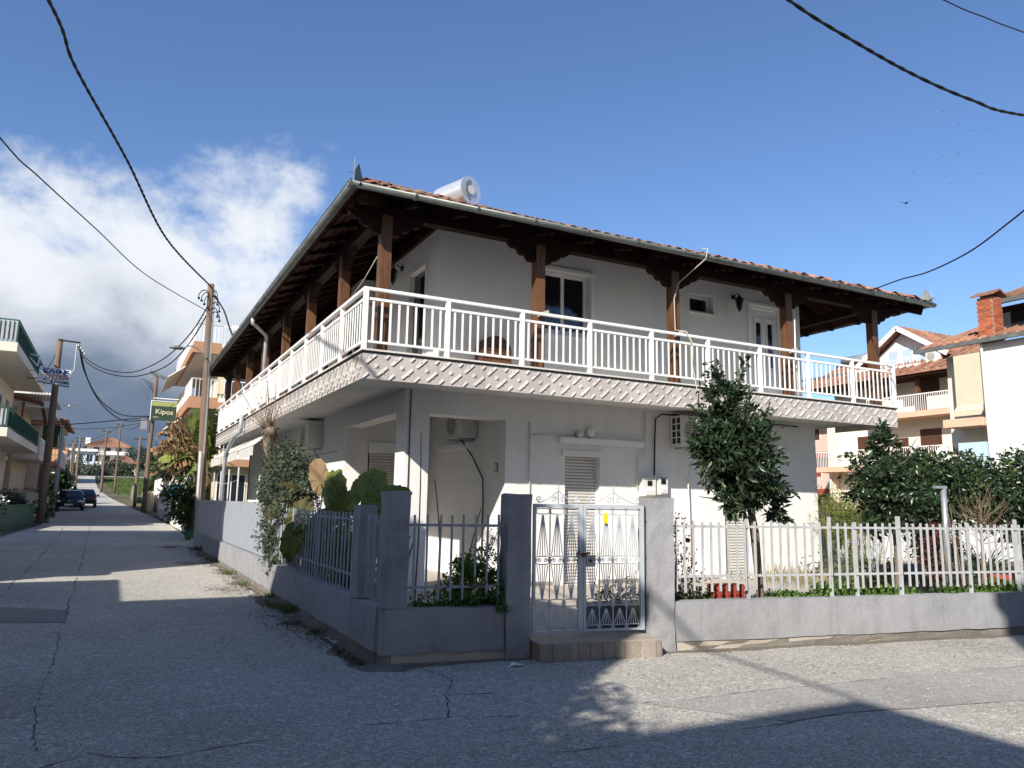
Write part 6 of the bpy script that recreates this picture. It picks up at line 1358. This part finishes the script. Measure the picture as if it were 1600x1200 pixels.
def kipos():
    t = thing('apartment_building', 'tall apartment building with tan-edged white balconies behind the banana plant', 'building', (3.2, 43.2, .3))
    MB().box(4.6, 43.9, 0, 16, 58.5, 9.5).build('wall', 'cream2', t); MB().box(4.4, 43.7, 9.51, 16, 58.6, 9.6).build('roof_deck', 'wall', t)
    for z in (9.87, 6.9, 3.9):
        balcony(t, -1, 4.6, 3.18, 43.2, 57.3, z, .22, 'orange', 'white', 1.0, step=.2); MB().box(3.12, 43.12, z-.62, 16, 57.4, z-.225).build('fascia_band', 'orange', t)
        MB().box(3.3, 43.3, z-.66, 15.9, 57.2, z-.621).build('ceiling', 'wall_old', t)
        r = MB(); r.box(3.2, 43.22, z+.93, 12, 43.27, z+.98); r.box(4.6, 43.2, z-.22, 16, 43.9, z); n = 48
        for i in range(n): r.box(3.25+i*.18, 43.235, z, 3.27+i*.18, 43.255, z+.93)
        r.build('front_railing', 'white', t, kind='stuff')
    for z in (7.1, 4.1, 1.0):
        for x in (4.9, 7.5, 10): window_on(t, '-y', 43.9, x, x+1.5, z+.1, z+1.9, kind='glass', frame='white')
        for y in (45.5, 49, 52.5, 55.5): window_on(t, '-x', 4.6, y, y+1.4, z+.1, z+2.0, kind='glass')
    for z in (9.1, 6.1):
        m = MB(); m.slab([(3.1, 47, z), (3.1, 55, z), (2.2, 55, z-.75), (2.2, 47, z-.75)], .03); m.build('awning', 'awning', t); m = MB(); m.bar((3.1, 47, z-.05), (2.25, 47, z-.72), .05); m.build('awning_arm', 'white', t); m = MB(); m.bar((3.1, 55, z-.05), (2.25, 55, z-.72), .05); m.build('awning_arm', 'white', t)
    o = thing('solar_water_heater', 'small solar tank on the tan-edged apartment roof behind the eave', 'water heater', (5.5, 46, 9.7)); MB().tube([(5.3, 45.6, 11.2), (6.7, 45.6, 11.2)], .33, 12).build('tank', 'chrome', o, True); m = MB(); m.bar((5.5, 45.6, 9.6), (5.5, 45.6, 11), .06).build('stand', 'steel', o)
    w = thing('house', 'low white house with blue shutters beyond the slatted screen', 'house', (4.2, 60, .5)); MB().box(3.2, 61, .3, 9, 74, 3.4).build('wall', 'wall', w); window_on(w, '-y', 61, 3.6, 4.6, 1.0, 2.6, kind='blue', mull=0)
    for y in (62, 66, 70): window_on(w, '-x', 3.2, y, y+1.2, 1.2, 2.6, kind='blue', mull=0)
    tiled(w, [(2.8, 60.6, 3.45), (2.8, 74.4, 3.45), (6, 71, 4.7), (6, 64, 4.7)])
kipos()
def right_side():
    # cream apartments; the facade lies on x = 40 and looks back towards the street corner
    X = 40.0
    t = thing('apartment_building', 'cream four-storey apartments with peach balcony edges, brown shutters and a white gabled dormer', 'building', (X, 26, .3))
    MB().box(X, 24.5, 0, 54, 33.0, 9.0).build('wall', 'cream', t); MB().box(X-1.3, 25.6, 0, X-.001, 29.3, 6.95).build('bay_wall', 'cream', t) if 0 else None
    for z, ya, yb, xo in ((4.12, 24.6, 33.7, 38.7), (7.0, 24.3, 29.8, 38.8), (1.35, 24.6, 33.7, 38.7)):
        MB().box(xo, ya, z-.30, X, yb, z).build('balcony', 'peach', t)
    def rail(y0, y1, z, xo=38.75, h=.95, st=.12):
        r = MB(); r.box(xo-.02, y0, z+h-.05, xo+.02, y1, z+h); n = int((y1-y0)/st)
        for i in range(n+1): r.box(xo-.012, y0+(y1-y0)*i/n-.012, z, xo+.012, y0+(y1-y0)*i/n+.012, z+h-.05)
        r.build('railing', 'white', t, kind='stuff')
    MB().box(38.8, 24.35, 7.01, 38.9, 26.0, 7.72).build('parapet', 'cream', t); MB().box(38.8, 27.5, 7.01, 38.9, 29.8, 7.72).build('parapet', 'cream', t); rail(24.35, 29.8, 7.0, 38.82); 
    MB().box(38.7, 32.5, 4.13, 38.8, 33.6, 4.9).build('parapet', 'cream', t) if 0 else rail(32.4, 33.6, 4.12)
    MB().box(38.7, 28.4, 4.13, 38.82, 29.9, 5.0).build('parapet', 'cream', t); rail(29.9, 31.4, 4.12); rail(27.2, 28.3, 4.12); rail(25.2, 27.1, 4.12); rail(25.2, 27.1, 1.35); rail(28, 31, 1.35)
    for y0, y1, z0, z1 in ((26.05, 27.3, 7.05, 8.85), (30.25, 31.45, 4.2, 5.95), (26.1, 27.35, 4.2, 6.1), (30.2, 31.4, 1.4, 3.3), (26.1, 27.35, 1.4, 3.2), (28.1, 28.9, 4.4, 5.7), (29.0, 29.5, 8.0, 8.5)): window_on(t, '-x', X, y0, y1, z0, z1, kind='brownwood', frame='brownwood', mull=0, t=.08)
    MB().box(38.9, 26.55, 7.0, 39.1, 26.75, 8.9).build('post', 'post', t)
    MB().box(39.2, 32.9, 0, 39.95, 33.0, 6.9).build('side_wall', 'cream', t)
    # roof
    MB().box(38.3, 23.9, 8.86, 54.4, 34.0, 9.05).build('eave', 'deck', t)
    tiled(t, [(38.2, 34.2, 9.1), (38.2, 23.6, 9.1), (44.5, 23.6, 12.0), (44.5, 34.2, 12.0)])
    # dormer
    MB().prism([(25.9, 9.6), (30.2, 9.6), (30.2, 10.4), (28.15, 11.9), (25.9, 10.4)], lambda a, b: (40.2, a, b), lambda a, b: (46, a, b)).build('dormer', 'wall', t)
    for a in ([(39.6, 25.2, 10.15), (39.6, 28.15, 12.12), (47, 28.15, 12.12), (47, 25.2, 10.15)], [(39.6, 28.15, 12.12), (39.6, 30.9, 10.25), (47, 30.9, 10.25), (47, 28.15, 12.12)]): tiled(t, [a[0], a[3], a[2], a[1]] if a[0][1] < 28 else [a[3], a[0], a[1], a[2]], .1)
    for p, q in (((39.58, 25.2, 10.08), (39.58, 28.15, 12.05)), ((39.58, 28.15, 12.05), (39.58, 30.9, 10.18))): MB().bar(p, q, .08, .26).build('barge_board', 'white', t)
    b = MB().box(39.3, 26.6, 9.25, 40.2, 29.2, 9.75); b.build('bay', 'wall', t)
    for y in (26.7, 27.6, 28.5): window_on(t, '-x', 39.3+.9, y, y+.75, 9.7, 10.9, kind='bluewall', frame='white', mull=0, t=.07)
    r = MB(); r.box(39.27, 26.6, 10.1, 39.3, 29.2, 10.13)
    for i in range(14): r.box(39.27, 26.6+i*.2, 9.75, 39.29, 26.62+i*.2, 10.1)
    r.build('railing', 'white', t, kind='stuff')
    ac_unit((39.9, 26.05, 9.75), -pi/2, 'air conditioner on the gabled dormer of the cream apartments', (.85, .3, .6))
    o = thing('solar_water_heater', 'dark solar water panels with a grey tank on the roof behind the balcony corner', 'water heater', (42, 33, 9.8)); MB().slab([(40.5, 34.3, 9.6), (40.5, 31.2, 9.6), (42, 31.2, 11.0), (42, 34.3, 11.0)], .1).build('collector', 'panel', o); MB().tube([(42.1, 31.4, 11.2), (42.1, 33.9, 11.2)], .28, 10).build('tank', 'steel', o, True)
    o = thing('satellite_dish', 'round white satellite dish on the cream apartments, above the dark evergreen', 'satellite dish', (38.5, 25, 4.8)); MB().ball((38.6, 25.2, 4.55), (.1, .42, .42), 12, 8).build('dish', 'white', o, True); MB().bar((38.6, 25.2, 4.1), (38.75, 25.2, 4.5), .05).build('arm', 'steel', o)
    # tall white building with the brick chimney
    t = thing('white_building', 'large plain white building at the right edge with a tiled roof and loggia', 'building', (28, 14, .2)); x = 28.0
    MB().box(x, 6.5, 0, 38, 16.52, 7.7).build('wall', 'wall', t); MB().box(x+.8, 16.53, 0, 38, 18.4, 7.6).build('back_wall', 'cream', t)
    tiled(t, [(x-.25, 19.0, 7.82), (x-.25, 5.5, 7.82), (x+5, 5.5, 9.6), (x+5, 19.0, 9.6)]); MB().box(x-.35, 5.5, 7.70, x-.22, 19.0, 7.84).build('gutter', 'gutter', t)
    MB().box(x-.02, 16.6, 5.5, x+.04, 17.6, 7.45).build('awning', 'beige', t); MB().slab([(x-.02, 17.6, 5.5), (x-.02, 16.6, 5.5), (x-.2, 16.6, 5.3), (x-.2, 17.6, 5.3)], .2).build('awning_valance', 'beige', t); MB().slab([(x-.3, 18.0, 5.0), (x-.3, 16.53, 5.0), (x+.8, 16.53, 5.0), (x+.8, 18.0, 5.0)], .3).build('balcony', 'peach', t)
    MB().box(x-.25, 16.53, 2.6, x+.0, 17.5, 4.1).build('loggia_panel', 'bluewall', t)
    MB().tube([(x-.12, 16.45, 7.7), (x-.1, 16.45, 5.2), (x-.06, 16.4, 1)], .05, 6).build('downpipe', 'plastic', t)
    ch = MB().box(x+.25, 16.15, 7.6, x+.85, 16.7, 9.50).build('chimney', 'mortar', t)
    bm = MB().box(-.006, -.125, 0, .03, .125, .075).mesh('brick', 'brick'); bm2 = MB().box(-.125, -.006, 0, .125, .03, .075).mesh('brick', 'brick')
    for k in range(19):
        o = .13 if k % 2 else 0
        for j in range(2): inst('brick', bm, ch, (x+.24, 16.29+j*.27+o*.4, 7.85+k*.085)); inst('brick', bm2, ch, (x+.40+j*.27+o*.3, 16.14, 7.85+k*.085))
    m = MB(); m.slab([(x+.1, 16.0, 9.60), (x+.55, 16.0, 9.8), (x+.55, 16.85, 9.8), (x+.1, 16.85, 9.60)], .07); m.slab([(x+.55, 16.0, 9.8), (x+1.0, 16.0, 9.60), (x+1.0, 16.85, 9.60), (x+.55, 16.85, 9.8)], .07); m.build('chimney_cap', 'tile', ch)
    # upper loggia behind the chimney
    MB().box(x+2.2, 6, 8.6, x+9, 14.2, 9.5).build('upper_wall', 'cream', t); tiled(t, [(x+.9, 17.0, 9.45), (x+.9, 5.0, 9.45), (x+5.5, 5.0, 11.1), (x+5.5, 17.0, 11.1)]); MB().box(x+.8, 5, 9.3, x+.95, 17.0, 9.46).build('upper_gutter', 'gutter', t)
    MB().box(x+1.6, 14.5, 8.3, x+1.64, 16.8, 9.35).build('glass_screen', 'glass', t); MB().box(x+1.6, 14.2, 8.3, x+8, 14.4, 9.4).build('loggia_wall', 'dark', t)
    # pinkish building with red bands
    t = thing('apartment_building', 'pinkish apartment block with dark red balcony bands far behind the house', 'building', (48, 40, .4)); MB().box(48.5, 38.0, 0, 62, 52, 8.3).build('wall', 'pinkwall', t)
    for z in (5.9, 3.1, .4):
        MB().box(47.6, 38.2, z-.45, 48.49, 51.5, z).build('balcony', 'redband', t); MB().box(47.6, 38.2, z+.001, 47.7, 51.5, z+.9).build('parapet', 'pinkwall', t)
        for y in (38.8, 41.5, 44.5): window_on(t, '-x', 48.5, y, y+1.4, z+.15, z+2.0, kind='redband' if z == 3.1 else 'brownwood', mull=0)
    tiled(t, [(47.3, 52.5, 8.4), (47.3, 37.4, 8.4), (54, 37.4, 10.6), (54, 52.5, 10.6)])
    t = thing('house', 'low far house roof seen through the right end of the balcony railing', 'house', (44, 60, .6)); MB().box(42, 58, 0, 56, 68, 8.3).build('wall', 'cream', t); tiled(t, [(41.4, 57.3, 8.3), (56.5, 57.3, 8.3), (52, 62, 10.6), (46, 62, 10.6)])
    # garden furniture between
    t = thing('garden_wall', 'low white wall at the back of the garden behind the dark evergreen', 'wall', (18, 12.4, .1)); MB().box(16.4, 13.2, 0, 16.6, 22, 1.6).build('wall', 'wall', t); MB().box(16.6, 13.2, 0, 27.9, 13.4, 1.5).build('wall', 'wall', t)
    t = thing('garden_edging', 'low grey concrete bed edging in the garden behind the railing', 'wall', (13.2, 10.4, .1)); concrete(12.6, 10.3, .1, 15.2, 10.5, .52, seed=95).build('kerb', 'fence_wall', t)
    t = thing('lamp_post', 'grey garden lamp post with a short horizontal head behind the railing', 'lamp post', (11.05, 7.25, .42)); MB().tube([(11.05, 7.25, .42), (11.05, 7.25, 1.93)], [.05, .042], 8).build('post', 'steel', t, True); MB().bar((10.87, 7.27, 1.95), (11.09, 7.24, 1.95), .06, .04).build('head', 'steel', t); MB().tube([(10.9, 7.26, 1.97), (10.9, 7.26, 2.03)], .008, 4).build('pin', 'dark', t)
    t = thing('glazed_porch', 'dark glazed lean-to with a sloping rail and white post beyond the house corner', 'porch', (13.9, 13, .1))
    MB().box(14.25, 14.6, .1, 14.3, 16.8, 1.8).build('pane', 'glass', t); MB().box(14.3, 16.8, .1, 15.6, 16.85, 1.6).build('pane', 'glass', t); MB().bar((13.9, 14.4, 2.25), (15.35, 14.2, 1.72), .08, .1).build('sloping_rail', 'steel', t)
    MB().box(15.02, 14.1, .1, 15.1, 14.18, 1.72).build('post', 'white', t); MB().box(14.4, 14.6, .1, 14.9, 15.1, .75).build('plinth', 'dark', t); MB().ball((14.62, 14.9, 1.52), (.1, .05, .16), 8, 6).build('blue_ornament', 'blue', t, True)
    o = MB().tube([(14.2, 12.6, 1.92), (25, 15, 2.3)], .008, 4).build('washing_line', 'rope'); tag(o, 'washing line stretched from the far corner of the house to the garden', 'cable')
    # birds
    b = thing('bird', 'white bird gliding over the far end of the street', 'bird', (-3.6, 69, 8.6)); m = MB(); m.ball((-3.6, 69, 8.55), (.09, .32, .08), 8, 6); m.add([(-3.55, 68.95, 8.58), (-3.55, 69.2, 8.58), (-2.95, 69.15, 8.62), (-3.1, 69.0, 8.66)], [(0, 1, 2, 3)]); m.add([(-3.65, 68.95, 8.58), (-3.65, 69.2, 8.58), (-4.2, 69.15, 8.52), (-4.05, 69.0, 8.62)], [(3, 2, 1, 0)]); m.build('body', 'white', b, True)
    b = thing('bird', 'lone dark bird high in the blue sky on the right', 'bird', (53.5, 36.5, 25.5)); m = MB(); m.ball((53.5, 36.5, 25.5), (.15, .1, .07), 7, 5); m.add([(53.5, 36.5, 25.52), (53.4, 36.4, 25.52), (53.75, 36.1, 25.72)], [(0, 1, 2)]); m.add([(53.5, 36.6, 25.52), (53.4, 36.5, 25.52), (53.2, 36.9, 25.68)], [(0, 1, 2)]); m.build('body', 'dark', b)
    for i in range(9):
        x, y, z = 150+R.uniform(-9, 9), 92+R.uniform(-5, 5), 78+R.uniform(-7, 6)
        o = MB().add([(x, y, z), (x+.5, y-.3, z+.25), (x+.1, y-.05, z-.08), (x-.5, y+.3, z+.22)], [(0, 1, 2), (0, 2, 3)]).build('bird', 'dark'); tag(o, 'tiny dark speck in the flock at the upper right, '+['far left', 'lowest', 'highest', 'left of the centre', 'middle', 'right of the centre', 'far right', 'lower left', 'upper right'][i], 'bird', 'distant flock at the upper right')
right_side()
